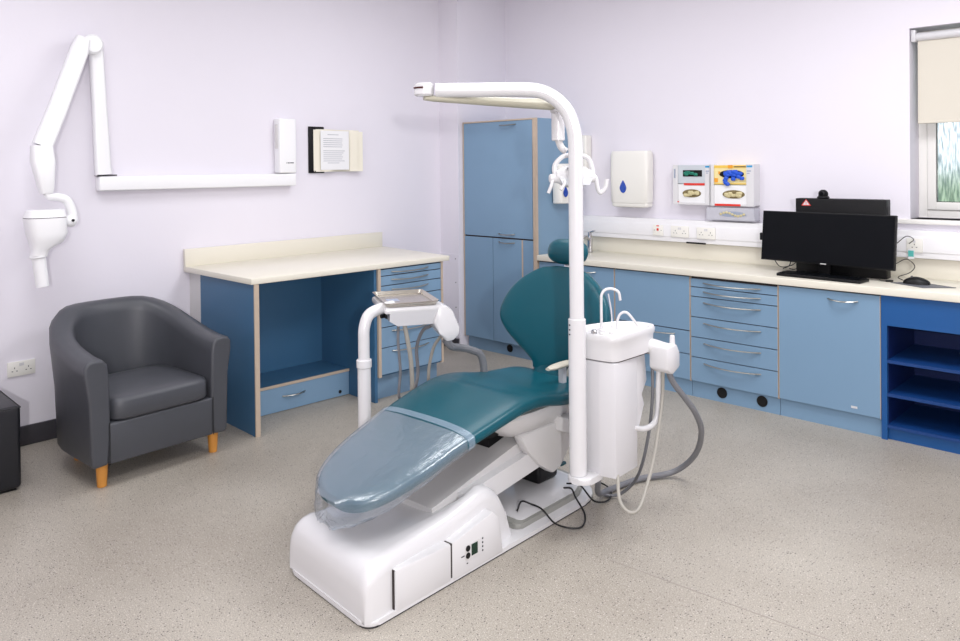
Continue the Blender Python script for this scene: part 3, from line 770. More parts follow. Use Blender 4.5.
kk = Matrix.Translation((3.03, .135, WT + .001)) @ Matrix.Rotation(math.radians(-4), 4, 'Z')
part('body', G().box(-.26, .26, -.07, .07, 0, .018, r=.004).move(kk), M['black'], kb)
g = G()
for r_ in range(5):
    for k in range(20): g.box(-.25 + k * .0252, -.25 + k * .0252 + .021, -.062 + r_ * .0255, -.062 + r_ * .0255 + .021, .018, .022)
part('keys', g.move(kk), M['screen'], kb)
single('mouse_mat', 'thin dark grey mouse mat on the worktop right of the keyboard', 'mouse mat', G().prism([(3.40, .20), (3.60, .10), (3.74, .22), (3.52, .33)], lambda a, b_, d: (a, b_ + .02, d), WT + .0005, WT + .0035, r=.001), mat('mat_grey', (96, 98, 104), .5), BF, (3.56, .24, WT))
ms = thing('computer_mouse', 'black computer mouse resting on the grey mat', 'mouse', BF, (3.54, .235, WT + .0035))
g = G(); R = []
for k in range(13):
    t = k / 12; x = -.055 + .11 * t; w = .031 * math.sin(PI * (.08 + .84 * t)) ** .5; h = .034 * math.sin(PI * (.06 + .86 * t)) ** .6
    R.append([Vector((x, w * math.cos(PI * 2 * j / 16), max(0, h * math.sin(PI * 2 * j / 16)))) for j in range(16)])
g.rings(R); g.move(Matrix.Translation((3.535, .245, WT + .004)) @ Matrix.Scale(1.25, 4))
part('shell', g, M['black'], ms)
part('wheel', G().cyl((3.51, .240, WT + .044), (3.51, .250, WT + .044), .006), M['bolt'], ms)
single('wireless_receiver', 'tiny black plug with short lead beside the mouse mat', 'adapter', G().cyl((3.37, .24, WT + .006), (3.40, .27, WT + .006), .006, n=10).tube([(3.37, .24, WT + .006), (3.34, .25, WT + .004), (3.32, .29, WT + .004)], .002, n=6), M['blackcable'], BF, (3.37, .25, WT))
tg = thing('thermometer_tag', 'small white and teal card propped on the trunking by the monitor', 'card', BF, (3.45, WV - .09, 1.0))
part('card', G().box(3.425, 3.46, WV - .094, WV - .090, 1.004, 1.065), M['paper'], tg)
part('printed_band', G().box(3.427, 3.458, WV - .0952, WV - .094, 1.018, 1.056), M['tealtag'], tg)
cables = [
    [(2.67, .42, WT + .003), (2.72, .40, .91), (2.76, .35, .97), (2.80, .33, 1.0)],
    [(2.60, .44, WT + .06), (2.66, .40, .90), (2.74, .38, .915), (2.80, .36, .96), (2.84, .32, 1.0)],
    [(2.70, .45, WT + .004), (2.76, .40, .89), (2.81, .37, .93)],
]
for i, p in enumerate(cables):
    single('computer_cable', ('black cable looping up from the worktop under the monitor', 'longest black cable drooping below the monitor left corner', 'short black cable beside the computer case bottom')[i], 'cable', G().tube(p, .003, n=6), M['blackcable'], BF, p[0], 'computer cables')
p = [(3.387, .38, 1.10), (3.44, .40, 1.15), (3.47, .44, 1.13), (3.44, .46, 1.10)]
single('computer_cable', 'thin black lead curling from the monitor right edge to the socket', 'cable', G().tube(p, .0025, n=6), M['blackcable'], BF, p[0], 'computer cables')
p = [(3.387, .38, .98), (3.44, .40, 1.01), (3.48, .42, .97), (3.46, .40, .93), (3.40, .38, .90), (3.43, .36, WT + .003)]
single('computer_cable', 'black lead hanging beside the computer down to the worktop', 'cable', G().tube(p, .0025, n=6), M['blackcable'], BF, p[0], 'computer cables')

# ================================================================= DENTAL CHAIR
dc = thing('dental_chair', 'teal reclining dental chair on a white moulded base', 'dental chair', CF, (0, .8, 0))
# base plate
def rp(x0, x1, y0, y1, r0, r1, n=6):
    P = []
    for cx, cy, r, a0_ in ((x0 + r0, y0 + r0, r0, PI), (x1 - r0, y0 + r0, r0, 1.5 * PI), (x1 - r1, y1 - r1, r1, 0), (x0 + r1, y1 - r1, r1, .5 * PI)):
        for k in range(n + 1):
            a = a0_ + PI / 2 * k / n; P.append((cx + r * math.cos(a), cy + r * math.sin(a)))
    return P
XY = lambda a, b_, d: (a, b_, d)
def sk(x, y): return y + max(0, 1 - max(y, 0) / .4) * .055 * (.31 - x) / .56
def skew(P): return [(x, sk(x, y)) for x, y in P]
part('base_sole', G().prism(skew(rp(-.250, .308, -.014, 1.5, .055, .2)), XY, 0, .008), M['sole'], dc)
part('base_plate', G().prism(skew(rp(-.253, .310, -.018, 1.5, .055, .2)), XY, .006, .024, r=.005), M['whitepaint'], dc)
# front housing, sections along t
def hs(t, hw, zt, zm, r=.05, bowl=0):
    """section: half width hw, side height zt, middle height zm"""
    P = [(-hw, .024)]
    for k in range(5):
        a = PI - PI / 2 * k / 4; P.append((-hw + r + r * math.cos(a), zt - r + r * math.sin(a)))
    for k in range(1, 8):
        x = -hw + r + (2 * hw - 2 * r) * k / 8; w_ = math.sin(PI * k / 8) ** .6; P.append((x, zt + (zm - zt) * w_))
    for k in range(5):
        a = PI / 2 - PI / 2 * k / 4; P.append((hw - r + r * math.cos(a), zt - r + r * math.sin(a)))
    P.append((hw, .024))
    k = .034 if t > .3 else .028
    return [Vector((p[0] + k, sk(p[0] + k, t - .008 * (t < .3)), p[1] if p[1] > .03 else .02)) for p in P]
g = G()
g.rings([hs(-.006, .255, .06, .06, .03), hs(-.008, .262, .12, .122, .04), hs(-.002, .268, .165, .170, .045), hs(.018, .272, .196, .200), hs(.05, .274, .212, .216), hs(.09, .274, .218, .216),
         hs(.13, .262, .218, .212), hs(.3, .242, .222, .205), hs(.45, .238, .238, .20), hs(.56, .236, .262, .19), hs(.63, .234, .280, .185), hs(.68, .232, .274, .175), hs(.735, .230, .236, .15), hs(.775, .230, .172, .12), hs(.80, .229, .10, .08), hs(.81, .228, .05, .05, .02)])
hb_ = part('base_housing', g, M['whitepaint'], dc, angle=50)
g = G().prism([(.112, .012), (.397, .012), (.397, .158), (.112, .168)], lambda a, b_, d: (d, a, b_), .20, .312, r=.010)
part('side_cover', g, M['whitepaint'], dc)
g = G().prism([(.401, .012), (.70, .012), (.678, .162), (.64, .200), (.401, .158)], lambda a, b_, d: (d, a, b_), .20, .313, r=.008)
sc_ = part('control_cover', g, M['whitepaint'], dc)
part('cover_gap', G().box(.20, .3085, .396, .402, .014, .155), M['gap'], dc)
part('cover_gap', G().box(.20, .304, .110, .1135, .014, .165), M['gap'], dc)
cp = part('control_display', G().box(00.3130, 00.3150, .470, .556, .062, .122, r=.001, seg=1), M['greywhite'], sc_)
part('lcd', G().box(00.3145, 00.3165, .505, .540, .072, .116), M['lcd'], sc_, 'dark green display')
for z in (.080, .108): part('button', G().cyl((00.3145, .484, z), (00.3180, .484, z), .0115), M['black'], sc_)
g = G()
for z in (.068, .084, .10, .116): g.cyl((00.3132, .572, z), (00.3145, .572, z), .004, n=8)
g.box(00.3132, 00.3142, .448, .466, .083, .087).box(00.3132, 00.3142, .478, .486, .048, .052)
part('markings', g, M['ink'], sc_)
# mid: concave tray between wings is the base_housing ; lift arm beams
def sbeam(g, a, b2, w, h):
    a, b2 = Vector(a), Vector(b2); t = (b2 - a).normalized(); up = Vector((1, 0, 0)).cross(t).normalized()
    R = []
    for p in (a, b2): R.append([p + Vector((w * sx, 0, 0)) + up * h * sz for sx, sz in ((-1, -1), (1, -1), (1, 1), (-1, 1))])
    g.rings(R)
    return g
la = part('lift_arm', sbeam(G(), (.175, .60, .205), (.175, 1.18, .27), .02, .045), M['whitepaint'], dc)
la = part('lift_arm', sbeam(G(), (-.175, .60, .205), (-.175, 1.18, .27), .02, .045), M['whitepaint'], dc)
part('lift_cover', sbeam(G(), (.0, .45, .20), (0, 1.16, .35), .155, .03), M['greywhite'], dc)
part('lift_motor', G().box(-.10, .08, 1.24, 1.40, .05, .26, r=.02), M['black'], dc)
part('teal_strip', G().box(.1, .20, 1.26, 1.30, .17, .182), M['teal'], dc)
part('pivot_disc', G().cyl((.08, 1.0, .026), (.08, 1.0, .036), .11, n=32, bev=.003), M['greywhite'], dc)
# rear plate with grey lip
P = rp(-.24, .262, .86, 1.48, .03, .2)
part('rear_lip', G().prism(P, XY, .024, .048, r=.006), M['rim'], dc, 'grey rubber rim')
part('rear_tray', G().prism([(a * .93, .90 + (b_ - .86) * .9) for a, b_ in P], XY, .044, .0505, r=.002), M['whitepaint'], dc)
# seat support housing
g = G()
def ssec(z, t0, t1, hw, r=.4):
    n = 28; tc2 = (t0 + t1) / 2; ht = (t1 - t0) / 2
    return [Vector((hw * math.copysign(abs(math.cos(2 * PI * k / n)) ** r, math.cos(2 * PI * k / n)), tc2 + ht * math.copysign(abs(math.sin(2 * PI * k / n)) ** r, math.sin(2 * PI * k / n)), z)) for k in range(n)]
g.rings([ssec(.375, .96, 1.42, .15), ssec(.385, .92, 1.45, .19), ssec(.44, .84, 1.48, .235), ssec(.485, .82, 1.48, .245), ssec(.50, .84, 1.47, .24)])
part('seat_housing', g, M['greywhite'], dc)
g = G().prism([(.94, .40), (1.42, .40), (1.36, .30), (1.24, .18), (1.18, .165), (1.08, .23), (.99, .32)], lambda a, b_, d: (d, a, b_), .16, .215, r=.012)
part('pivot_cover', g, M['greywhite'], dc)
g = G().prism([(.94, .40), (1.42, .40), (1.36, .30), (1.24, .18), (1.18, .165), (1.08, .23), (.99, .32)], lambda a, b_, d: (d, a, b_), -.215, -.16, r=.012)
part('pivot_cover', g, M['greywhite'], dc)
part('frame_bar', G().box(-.12, .12, .30, .90, .40, .425).box(-.06, .06, .9, 1.3, .23, .42), M['black'], dc)
# seat cushion loft : (t, z_top, halfwidth, thickness)
prof = [(.022, .385, .03, .030), (.034, .390, .095, .050), (.065, .402, .152, .062), (.12, .420, .196, .068), (.21, .446, .232, .072), (.34, .478, .256, .072), (.48, .512, .266, .072), (.62, .545, .282, .075),
        (.76, .578, .292, .080), (.88, .602, .296, .085), (.97, .607, .297, .09), (1.06, .596, .297, .09), (1.16, .575, .296, .09), (1.27, .560, .292, .09), (1.36, .554, .282, .085), (1.43, .555, .25, .075), (1.455, .552, .2, .05)]
def warp(x, y, z):
    k = max(0, 1 - max(y, -.05) / .6)
    return Vector((x + .03 * k, y + .022 * k - .11 * k * x, z - .006 * k))
def seatz(t):
    for i in range(len(prof) - 1):
        if prof[i][0] <= t <= prof[i + 1][0]:
            k = (t - prof[i][0]) / (prof[i + 1][0] - prof[i][0]); return [prof[i][j] + k * (prof[i + 1][j] - prof[i][j]) for j in range(4)]
    return list(prof[0] if t < prof[0][0] else prof[-1])
def cushion_ring(t, zt, hw, th, n=36, e=.5, grow=0, tilt=.45):
    r_ = []
    for k in range(n):
        a = 2 * PI * k / n; c_, s_ = math.cos(a), math.sin(a)
        x = (hw + grow) * math.copysign(abs(c_) ** .62, c_)
        zz = (th / 2 + grow) * math.copysign(abs(s_) ** e, s_)
        dish = -.012 * (1 - (x / (hw + .001)) ** 2) if (s_ > 0 and t > .9) else 0
        crown = .006 * (1 - (x / (hw + .001)) ** 2) if (s_ > 0 and t <= .9) else 0
        r_.append(warp(x, t, zt - th / 2 + zz + dish + crown))
    return r_
def seat_pts(t0=None, t1=None, sub=3):
    V = [Vector((a, b_, c)) for a, b_, c, d_ in prof]; D = [Vector((d_, 0, 0)) for a, b_, c, d_ in prof]
    A = catmull(V, sub); B = catmull(D, sub)
    return [(A[i].x, A[i].y, A[i].z, B[i].x) for i in range(len(A)) if (t0 is None or A[i].x >= t0) and (t1 is None or A[i].x <= t1)]
g = G(); g.rings([cushion_ring(*q) for q in seat_pts()])
part('seat_cushion', g, M['teal'], dc, 'long teal vinyl seat and leg rest', angle=70)
# backrest : lean
lean = math.radians(15)
def bk(x, h, n_):     # h along the backrest, n_ along the outward normal (towards the patient = -t)
    return Vector((x - .012, 1.46 + h * math.sin(lean) - n_ * math.cos(lean), .575 + h * math.cos(lean) + n_ * math.sin(lean)))
outl = [(-.02, .10), (.01, .11), (.04, .15), (.09, .225), (.14, .29), (.19, .332), (.235, .345), (.28, .34), (.33, .322), (.38, .292), (.43, .245), (.47, .19), (.50, .13), (.512, .05)]
cs = catmull([Vector((h, w_, 0)) for h, w_ in outl], 3)
def brg(h, w_, th, mod=0):
    r_ = []
    n = 40
    for k in range(n):
        a = 2 * PI * k / n; c_, s_ = math.cos(a), math.sin(a)
        x = w_ * math.copysign(abs(c_) ** .75, c_)
        nn = th * math.copysign(abs(s_) ** .6, s_)
        wrap = .10 * x * x / .1                      # edges wrap forward a little
        r_.append(bk(x, h, nn + wrap * .35))
    return r_
g = G(); g.rings([brg(p.x, max(.02, p.y), .018 + .027 * min(1, math.sin(PI * min(1, max(0, (p.x + .03) / .545))) ** .5)) for p in cs])
br_ = part('backrest', g, M['teal'], dc, 'wide rounded teal backrest', angle=70)
part('backrest_neck', G().tube([bk(0, -.05, 0), bk(0, .04, -.01), bk(0, .2, -.04)], .10, n=16, flat=.35, up=(1, 0, 0)), M['teal'], dc)
part('backrest_shell', G().tube([bk(0, .0, -.05), bk(0, .25, -.06), bk(0, .42, -.05)], .12, n=16, flat=.25, up=(1, 0, 0)), M['greywhite'], dc)
part('headrest_post', G().tube([bk(0, .40, -.03), bk(0, .56, -.03)], .018, smooth=False), M['chrome'], dc)
g = G(); R = []
for k in range(15):
    t = -1 + 2 * k / 14; q = (1 - abs(t) ** 3.2) ** .5 if abs(t) < 1 else .05
    q = max(q, .12)
    R.append([bk(.125 * t + .016, .592 + .068 * q * math.sin(2 * PI * j / 24), .012 + .05 * q * math.cos(2 * PI * j / 24)) for j in range(24)])
g.rings(R)
part('headrest', g, M['teal'], dc, 'oval teal headrest cushion', angle=70)
# armrest & brackets
g = G(); g.box(.135, .165, 1.33, 1.36, .50, .62, r=.004); part('armrest_bracket', g, M['white'], dc)
g = G(); g.box(-.165, -.14, 1.50, 1.525, .50, .61, r=.004); part('armrest_bracket', g, M['white'], dc)
g = G(); R = []
for k in range(11):
    t = k / 10; q = max(.25, (1 - abs(2 * t - 1) ** 3)) ** .5
    R.append([Vector((.17 + .026 * q * math.cos(2 * PI * j / 16), 1.20 + .21 * t, .640 + .014 * q * math.sin(2 * PI * j / 16))) for j in range(16)])
g.rings(R); part('armrest', g, M['beige'], dc, 'beige armrest pad')

# plastic sleeve over the leg rest
fv = thing('plastic_cover', 'clear plastic sleeve pulled over the foot end of the dental chair', 'plastic cover', CF, (0, .3, .42))
rq = random.Random(11)
g = G(); rows = []
S = seat_pts(.03, .56)
S = [(-.004, .376, .008, .01), (.0, .380, .06, .04)] + [(t, z, w_, th) for t, z, w_, th in S]
nn = 56
for i, (t, zt, hw, th) in enumerate(S):
    k2 = i / (len(S) - 1); sagf = max(0, 1 - k2 * 1.15)
    ring = []
    for k in range(nn):
        a = 2 * PI * k / nn; c_, s_ = math.cos(a), math.sin(a)
        x = (hw + .006 + .010 * sagf) * math.copysign(abs(c_) ** .62, c_)
        z = (th / 2 + .004) * math.copysign(abs(s_) ** .5, s_)
        y = t
        if s_ < .15:                               # loose, crumpled underside
            w0 = min(1, .15 - s_)
            z -= w0 * (.045 * sagf + .006 + rq.uniform(-.006, .010) * (1 if sagf > 0 else .4))
            x += rq.uniform(-.004, .006) * w0
        ring.append(warp(x, y - (.012 * sagf * (1 if s_ < 0 else .35) if i < 6 else 0), zt - th / 2 + z + (.006 if s_ > 0 else 0)))
    rows.append(ring)
g.rings(rows, caps=False)
part('film', g, M['film'], fv, angle=40)
g = G(); q = seatz(.53); ring = cushion_ring(q[0], q[1], q[2], q[3], grow=.009); q = seatz(.565); ring2 = cushion_ring(q[0], q[1], q[2], q[3], grow=.009)
ringm = [(a + b2) / 2 + Vector((0, 0, .0025)) for a, b2 in zip(ring, ring2)]
g.rings([ring, ringm, ring2], caps=False)
fband = bpy.data.materials.new('folded_film'); fband.use_nodes = True; bb = fband.node_tree.nodes['Principled BSDF']
bb.inputs['Base Color'].default_value = lin((170, 190, 210)); bb.inputs['Roughness'].default_value = .2; bb.inputs['Alpha'].default_value = .38
part('folded_hem', g, fband, fv)

# ================================================================= INSTRUMENT DELIVERY (far side)
du = thing('instrument_unit', 'white instrument delivery head on a curved pole beyond the dental chair', 'dental unit', CF, (-.45, .6, 0))
g = G().tube([(-.40, .60, .10), (-.445, .60, .13), (-.45, .60, .2), (-.45, .60, .70)], .031, n=20)
part('pole', g, M['whitepaint'], du)
part('pole_foot', G().box(-.46, -.24, .55, .65, .03, .13, r=.02), M['whitepaint'], du)
part('collar', G().cyl((-.45, .60, .665), (-.45, .60, .705), .036, bev=.004), M['whitepaint'], du)
part('curved_arm', G().tube([(-.45, .60, .70), (-.45, .60, .78), (-.45, .603, .85), (-.45, .63, .905), (-.45, .69, .925), (-.45, .78, .93)], .027, n=18), M['whitepaint'], du)
hdt = thing('delivery_head', None, None, TF, (0, 0, .9)); hdt.parent = None
bpy.data.objects.remove(hdt)
def toCF(p):
    w_ = TF.w(p) - CF.o; return CF.R.inverted() @ w_
def cf_move(g):
    for v in g.bm.verts: v.co = toCF(v.co)
    return g
g = G().prism([(-.135, -.17), (.155, -.17), (.155, .19), (-.135, .19)], XY, .905, .938, r=.012)
hh = part('delivery_head', cf_move(g), M['whitepaint'], du)
g = G(); R = []
for x, z0, z1 in ((-.11, .87, .91), (-.07, .845, .912), (.13, .845, .912), (.15, .86, .91)):
    R.append([(x, -.155, z0), (x, .16, z0), (x, .17, z1), (x, -.168, z1)])
g.rings([[Vector(p) for p in r_] for r_ in R])
part('under_housing', cf_move(g), M['white'], du)
g = G().prism([(.125, .93), (.165, .934), (.20, .905), (.235, .82), (.23, .785), (.20, .758), (.165, .755), (.13, .80), (.10, .85)], lambda a, b_, d: (a, d, b_), -.175, -.03, r=.014)
part('handle_lobe', cf_move(g), M['whitepaint'], du)
g = G().cyl((-.13, -.12, .892), (-.145, -.125, .892), .010).box(-.128, -.12, -.16, -.10, .885, .90)
part('side_knob', cf_move(g), M['black'], du)
def hose(name_, label, pts, r, m_, base, frame=CF, grp=None):
    return single(name_, label, 'hose', G().tube(pts, r, n=10, sub=8), M[m_], frame, base, grp)
it = thing('instrument_tray', 'shallow stainless steel instrument tray resting on the delivery head', 'tray', TF, (0, 0, .94))
P0 = rp(-.122, .122, -.165, .185, .02, .02, 4)
part('tray_floor', G().prism(P0, XY, .9395, .942), M['steel'], it)
g = G(); R = []
for s_, z in ((1.0, .942), (1.07, .956), (1.09, .957), (1.09, .960), (1.065, .959), (.985, .9425)):
    R.append([Vector((a * s_, .01 + (b_ - .01) * (1 + (s_ - 1) * .75), z)) for a, b_ in P0])
g.rings(R, caps=False, closed=True)
part('tray_rim', g, M['steel'], it)
part('tray_label', G().box(-.09, -.03, -.02, .05, .9421, .9425), M['greyprint'], it)
L_ = ['grey handpiece hose hanging left under the delivery head', 'pale handpiece hose hanging beside the left grey hose', 'grey handpiece hose looping under the delivery head lobe', 'pale hose hanging under the delivery head lobe']
dh = [([toCF((-.055, -.10, .86)), toCF((-.06, -.11, .76)), toCF((-.05, -.105, .62)), toCF((-.055, -.09, .50)), toCF((-.03, -.06, .44))], 'hose', .007),
      ([toCF((-.035, -.13, .86)), toCF((-.02, -.13, .78)), toCF((.0, -.12, .66)), toCF((.005, -.10, .5)), toCF((-.03, -.05, .42))], 'hoselt', .011),
      ([toCF((.14, .02, .80)), toCF((.10, .05, .77)), toCF((.07, .06, .68)), toCF((.075, .06, .55)), toCF((.04, .05, .42))], 'hose', .009),
      ([toCF((.17, -.05, .76)), toCF((.14, -.02, .70)), toCF((.12, 0, .6)), toCF((.11, .01, .48)), toCF((.05, 0, .42))], 'hoselt', .008)]
for (pts, mm_, r_), lb in zip(dh, L_): hose('handpiece_hose', lb, pts, r_, mm_, pts[0], grp='hoses under the delivery head')
part('hose_manifold', G().box(-.42, -.2, .80, 1.0, .30, .41, r=.02), M['greywhite'], du)
pts = [toCF((.175, -.10, .755)), toCF((.21, -.10, .715)), toCF((.27, -.05, .692)), toCF((.335, -.03, .67)), toCF((.39, -.02, .63)), toCF((.405, -.02, .50)), toCF((.38, -.03, .40))]
hose('umbilical_hose', 'thick grey hose arching from the delivery head behind the leg rest', pts, .019, 'hose', pts[0])

# ================================================================= SPITTOON UNIT (near side)
su = thing('spittoon_unit', 'white dental spittoon cabinet with basin mounted beside the backrest', 'spittoon', CF, (.5, 1.2, .26))
cs0, cs1, ct0, ct1, cz0, cz1 = .375, .603, 1.092, 1.29, .262, .755
P = [(cs0, ct0), (.53, ct0 - .004), (cs1, ct0 + .012), (cs1 - .004, ct1), (cs0, ct1)]
part('cabinet', G().prism(P, XY, cz0, cz1, r=.006), M['white'], su)
part('side_panel', G().prism([(1.295, .755), (1.385, .745), (1.40, .62), (1.34, .57), (1.38, .52), (1.31, .42), (1.295, .35)], lambda a, b_, d: (d, a, b_), .50, .585, r=.008), M['white'], su)
part('mounting_arm', G().box(.10, .40, 1.20, 1.28, .36, .43, r=.01), M['greywhite'], su)
def brim(z, ins, e=.4):
    P = [(.375, 1.10), (.44, 1.08), (.56, 1.085), (.607, 1.11), (.617, 1.2), (.622, 1.36), (.605, 1.435), (.54, 1.455), (.46, 1.42), (.40, 1.32), (.365, 1.2)]
    c = Vector((.48, 1.255, 0)); V = catmull([Vector((a, b_, 0)) for a, b_ in P] + [Vector((P[0][0], P[0][1], 0))], 4)[:-1]
    return [Vector((c.x + (v.x - c.x) * (1 - ins), c.y + (v.y - c.y) * (1 - ins), z)) for v in V]
g = G()
g.rings([brim(.757, .10), brim(.762, .05), brim(.80, .04), brim(.835, .03), brim(.846, .0), brim(.862, -.005), brim(.872, .02), brim(.874, .07), brim(.868, .14), brim(.845, .24), brim(.82, .40), brim(.81, .60), brim(.808, .85)])
part('basin', g, M['whitepaint'], su, 'white ceramic-look basin', angle=50)
part('basin_seam', G().prism([(v.x, v.y) for v in brim(0, .11)], XY, .7535, .7575), M['gap'], su)
part('drain', G().cyl((.47, 1.25, .807), (.47, 1.25, .812), .03), M['chrome'], su)
g = G().tube([(.505, 1.15, .865), (.505, 1.15, 1.0), (.506, 1.152, 1.035), (.517, 1.165, 1.056), (.54, 1.185, 1.06), (.562, 1.20, 1.045), (.567, 1.205, 1.01)], .0062, n=12)
part('cup_filler', g, M['whitepaint'], su)
part('faucet_base', G().cyl((.505, 1.15, .865), (.505, 1.15, .885), .014, bev=.002), M['whitepaint'], su)
part('bowl_rinse_pipe', G().tube([(.525, 1.24, .87), (.53, 1.245, .92), (.545, 1.255, .945), (.567, 1.27, .942), (.60, 1.30, .885)], .0058, n=10), M['whitepaint'], su)
part('thin_pipe', G().tube([(.515, 1.22, .88), (.512, 1.22, .95), (.50, 1.215, 1.03)], .003, n=8), M['white'], su)
g = G()
for x, y in ((.535, 1.11), (.555, 1.15)): g.cyl((x, y, .868), (x, y, .880), .011, bev=.003)
part('button', g, M['greywhite'], su)
part('knob', G().cyl((.50, 1.06 + .04, .868), (.50, 1.10, .888), .013, bev=.003), M['chrome'], su)
# handpiece holder on the right
g = G().prism([(1.37, .79), (1.46, .795), (1.49, .75), (1.49, .685), (1.42, .66), (1.37, .69)], lambda a, b_, d: (d, a, b_), .61, .705, r=.012)
holder = part('handpiece_holder', g, M['whitepaint'], su)
part('holder_neck', G().tube([(.57, 1.36, .80), (.61, 1.40, .78), (.66, 1.44, .76)], .035, n=16), M['whitepaint'], su)
part('suction_tip', G().cyl((.68, 1.46, .77), (.68, 1.46, .83), .014, .011, bev=.003), M['whitepaint'], su)
part('support_tube', G().tube([(.63, 1.43, .69), (.625, 1.43, .60), (.625, 1.42, .47), (.615, 1.385, .425), (.60, 1.33, .42), (.59, 1.27, .44)], .013, n=12), M['whitepaint'], su)
hose('suction_hose', 'thick grey suction hose sweeping from the holder down to the floor', [(.67, 1.43, .69), (.68, 1.46, .62), (.703, 1.523, .54), (.72, 1.60, .45), (.70, 1.70, .33), (.60, 1.83, .16), (.47, 1.86, .035), (.36, 1.70, .017), (.32, 1.50, .017), (.345, 1.36, .05), (.40, 1.27, .15), (.42, 1.25, .27)], .014, 'hose', (.675, 1.45, .69))
hose('saliva_hose', 'thin pale hose looping low in front of the thick grey hose', [(.655, 1.42, .69), (.654, 1.41, .542), (.68, 1.30, .354), (.70, 1.20, .25), (.715, 1.10, .175), (.69, 1.06, .165), (.645, 1.063, .20), (.60, 1.12, .275)], .0075, 'hoselt', (.66, 1.42, .69))
hose('air_hose', 'dark grey hose hanging behind the spittoon cabinet to the floor', [(.60, 1.42, .70), (.60, 1.42, .55), (.56, 1.45, .35), (.50, 1.46, .15), (.40, 1.47, .03), (.33, 1.42, .02), (.36, 1.32, .1), (.44, 1.26, .27)], .0075, 'hose', (.6, 1.42, .7))

# ================================================================= OPERATING LIGHT
ol = thing('operating_light', 'dental operating light on a tall white curved pole with folding arm', 'lamp', CF, (.455, 1.02, .26))
px_, py_ = .462, 1.026
part('pole_base', G().prism(rp(px_ - .042, px_ + .07, py_ - .045, py_ + .10, .04, .02), XY, .245, .272, r=.006), M['whitepaint'], ol)
part('lower_sleeve', G().cyl((px_, py_, .272), (px_, py_, .945), .0375, n=28, bev=.003), M['whitepaint'], ol)
g = G()
for z in (.88, .90, .92): g.cyl((px_ - .012, py_ - .035, z), (px_ - .0125, py_ - .0385, z), .0035, n=8)
part('screw_hole', g, M['ink'], ol)
dx, dy = -.741, -.665          # arm direction in the chair frame (from the pole)
A = lambda d, z: (px_ + dx * d, py_ + dy * d, z)
part('upper_pole', G().tube([A(0, .94), A(0, 1.2), A(0, 1.5), A(0, 1.68), A(.008, 1.76), A(.035, 1.835), A(.085, 1.89), A(.15, 1.922), A(.24, 1.93), A(.4, 1.93), A(.60, 1.93)], .031, n=24, sub=5), M['whitepaint'], ol)
hx, hy = A(.65, 0)[0], A(.65, 0)[1]
g = G().cyl((hx, hy, 1.905), (hx, hy, 1.962), .042, bev=.008)
part('hinge_cap', g, M['whitepaint'], ol)
g = G(); g.tube([(hx - .020, hy - .0385, 1.940), (hx + .005, hy - .0425, 1.940), (hx + .028, hy - .0325, 1.940)], .004, n=8); part('hinge_slot', g, mat('dark_red_slot', (70, 20, 20), .6), ol)
ex, ey = .295, 1.13
g = G(); a = Vector((hx, hy, 1.898)); b2 = Vector((ex, ey, 1.878))
t = (b2 - a).normalized(); sd = Vector((-t.y, t.x, 0)).normalized(); R = []
for p, w_, h_ in ((a, .02, .010), (a + t * .05, .03, .014), (a.lerp(b2, .6), .04, .022), (b2 - t * .03, .042, .026), (b2 + t * .02, .03, .02)):
    R.append([p + sd * w_ * math.cos(2 * PI * k / 16) + Vector((0, 0, h_ * math.sin(2 * PI * k / 16))) for k in range(16)])
g.rings(R); part('swing_arm', g, M['armshade'], ol, 'folding arm painted in shaded cream')
part('arm_end_block', G().cyl((ex, ey, 1.84), (ex, ey, 1.915), .035, bev=.006), M['whitepaint'], ol)
part('drop_cylinder', G().cyl((ex, ey, 1.715), (ex, ey, 1.842), .030, bev=.004), M['whitepaint'], ol)
part('bracket', G().tube([(ex, ey, 1.72), (ex + .01, ey + .01, 1.685), (ex + .03, ey + .02, 1.665)], .016, n=12), M['greywhite'], ol)
# lamp head centre
lc = Vector((.365, 1.15, 1.545))
rt = Vector((.645, .764, 0)); fw = Vector((.764, -.645, 0))    # right and towards-viewer directions in the chair frame
def LP(a, b_, c): return lc + rt * a + fw * b_ + Vector((0, 0, c))
g = G().tube([LP(-.085, .0, .0), LP(-.088, .0, .055), LP(-.06, 0, .09), LP(-.03, 0, .103), LP(.03, 0, .103), LP(.07, 0, .085), LP(.086, .0, .04), LP(.09, 0, .01)], .011, n=12)
part('yoke', g, M['whitepaint'], ol)
g = G(); R = []
for k in range(13):
    t = -1 + 2 * k / 12; q = max(.3, (1 - abs(t) ** 3)) ** .5
    R.append([LP(.082 * t, .045 * q * math.cos(2 * PI * j / 20), .008 + .050 * q * math.sin(2 * PI * j / 20)) for j in range(20)])
g.rings(R); part('lamp_head', g, M['whitepaint'], ol, angle=60)
part('reflector', G().prism([(-.06, -.03), (.06, -.03), (.075, .0), (-.075, .0)], lambda a, b_, d: LP(a, .045 + d, b_), -.01, .004), M['lens'], ol)
g = G()
for a, c in ((-.035, .045), (-.018, .052), (-.03, .03)): g.cyl(LP(a, .03, c), LP(a, .052, c), .004, n=8)
part('screw', g, M['bolt'], ol)
for sg in (-1, 1):
    g = G().cyl(LP(sg * .07, 0, 0), LP(sg * (.112 if sg < 0 else .095), 0, .0), .020, bev=.004)
    if sg < 0: g.tube([LP(-.10, .01, -.004), LP(-.108, .02, -.03), LP(-.122, .02, -.065)], .008, n=10)
    else: g.tube([LP(.085, .01, .005), LP(.098, .01, .0), LP(.108, .01, -.05), LP(.122, .01, -.066), LP(.142, .01, -.045), LP(.150, .01, -.005)], .010, n=10)
    part('handle', g, M['whitepaint'], ol)
g = G().tube([LP(-.08, .01, .015), LP(-.055, .05, -.015), LP(-.075, .06, -.05)], .007, n=10)
part('handle', g, M['whitepaint'], ol)

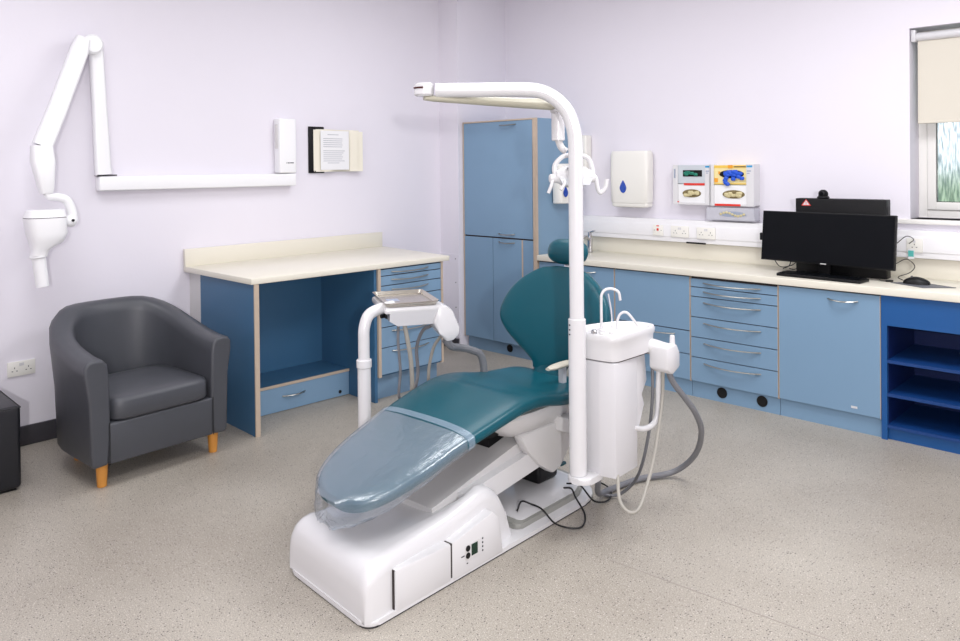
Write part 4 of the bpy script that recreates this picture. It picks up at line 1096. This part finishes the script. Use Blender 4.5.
# black leads on the base
ld = [('black lead looping off the right side of the chair base onto the floor', [(.187, .942, .062), (.175, .99, .085), (.20, 1.03, .066), (.26, 1.03, .061), (.33, 1.03, .02), (.40, 1.05, .012), (.43, 1.10, .012), (.38, 1.19, .02), (.30, 1.235, .058), (.25, 1.27, .075), (.20, 1.28, .062)]),
      ('black lead curving from the chair base under the spittoon cabinet', [(.18, 1.33, .062), (.25, 1.34, .070), (.33, 1.335, .02), (.37, 1.38, .012), (.35, 1.46, .012), (.28, 1.53, .012), (.20, 1.55, .012), (.12, 1.56, .012)])]
for lb, p in ld: single('power_lead', lb, 'cable', G().tube(p, .0042, n=8, sub=8), M['blackcable'], CF, p[0])

# ================================================================= LIGHTS, WORLD, CAMERA
def area(name, loc, rot, sx, sy, power, col=(1, 1, 1)):
    l = bpy.data.lights.new(name, 'AREA'); l.shape = 'RECTANGLE'; l.size = sx; l.size_y = sy; l.energy = power; l.color = col
    o = bpy.data.objects.new(name, l); COL.objects.link(o); o.location = loc; o.rotation_euler = rot; return o
for i, (x, y, pw) in enumerate(((-3.4, 3.4, 25), (-1.0, 3.4, 58), (-3.4, .8, 28), (-.6, .6, 34))):
    area('ceiling_panel_light', (x, y, HC - .03), (0, 0, 0), 1.2, 1.2, pw, (.97, .98, 1))
fl = area('flash_light', (1.25, -.68, 1.835), (0, 0, 0), .10, .10, 88, (1, .985, .97))
fl.rotation_euler = (Vector((-2.6, 2.9, 1.2)) - fl.location).to_track_quat('-Z', 'Y').to_euler()
w = bpy.data.worlds.new('world'); scn.world = w; w.use_nodes = True
w.node_tree.nodes['Background'].inputs[0].default_value = (.86, .93, 1, 1)
w.node_tree.nodes['Background'].inputs[1].default_value = 2.0

cam = bpy.data.cameras.new('camera'); co = bpy.data.objects.new('camera', cam); COL.objects.link(co); scn.camera = co
yaw, pitch, roll = .796, .008, -.010
cy, sy, cp_, sp_ = math.cos(yaw), math.sin(yaw), math.cos(pitch), math.sin(pitch)
d = Vector((-sy * cp_, cy * cp_, -sp_)); r = Vector((cy, sy, 0)); u = r.cross(d)
r, u = math.cos(roll) * r + math.sin(roll) * u, math.cos(roll) * u - math.sin(roll) * r
mw = Matrix.Identity(4)
for i in range(3): mw[i][0], mw[i][1], mw[i][2] = r[i], u[i], -d[i]
mw.translation = Vector((0, 0, 1.6)); co.matrix_world = mw
cam.sensor_width = 36; cam.lens = 769 / 960 * 36
cam.shift_y = -(320.5 - 173.1) / 960; cam.shift_x = 0; cam.clip_start = .05
scn.view_settings.view_transform = 'Standard'
scn.view_settings.look = 'None'
scn.view_settings.exposure = 0
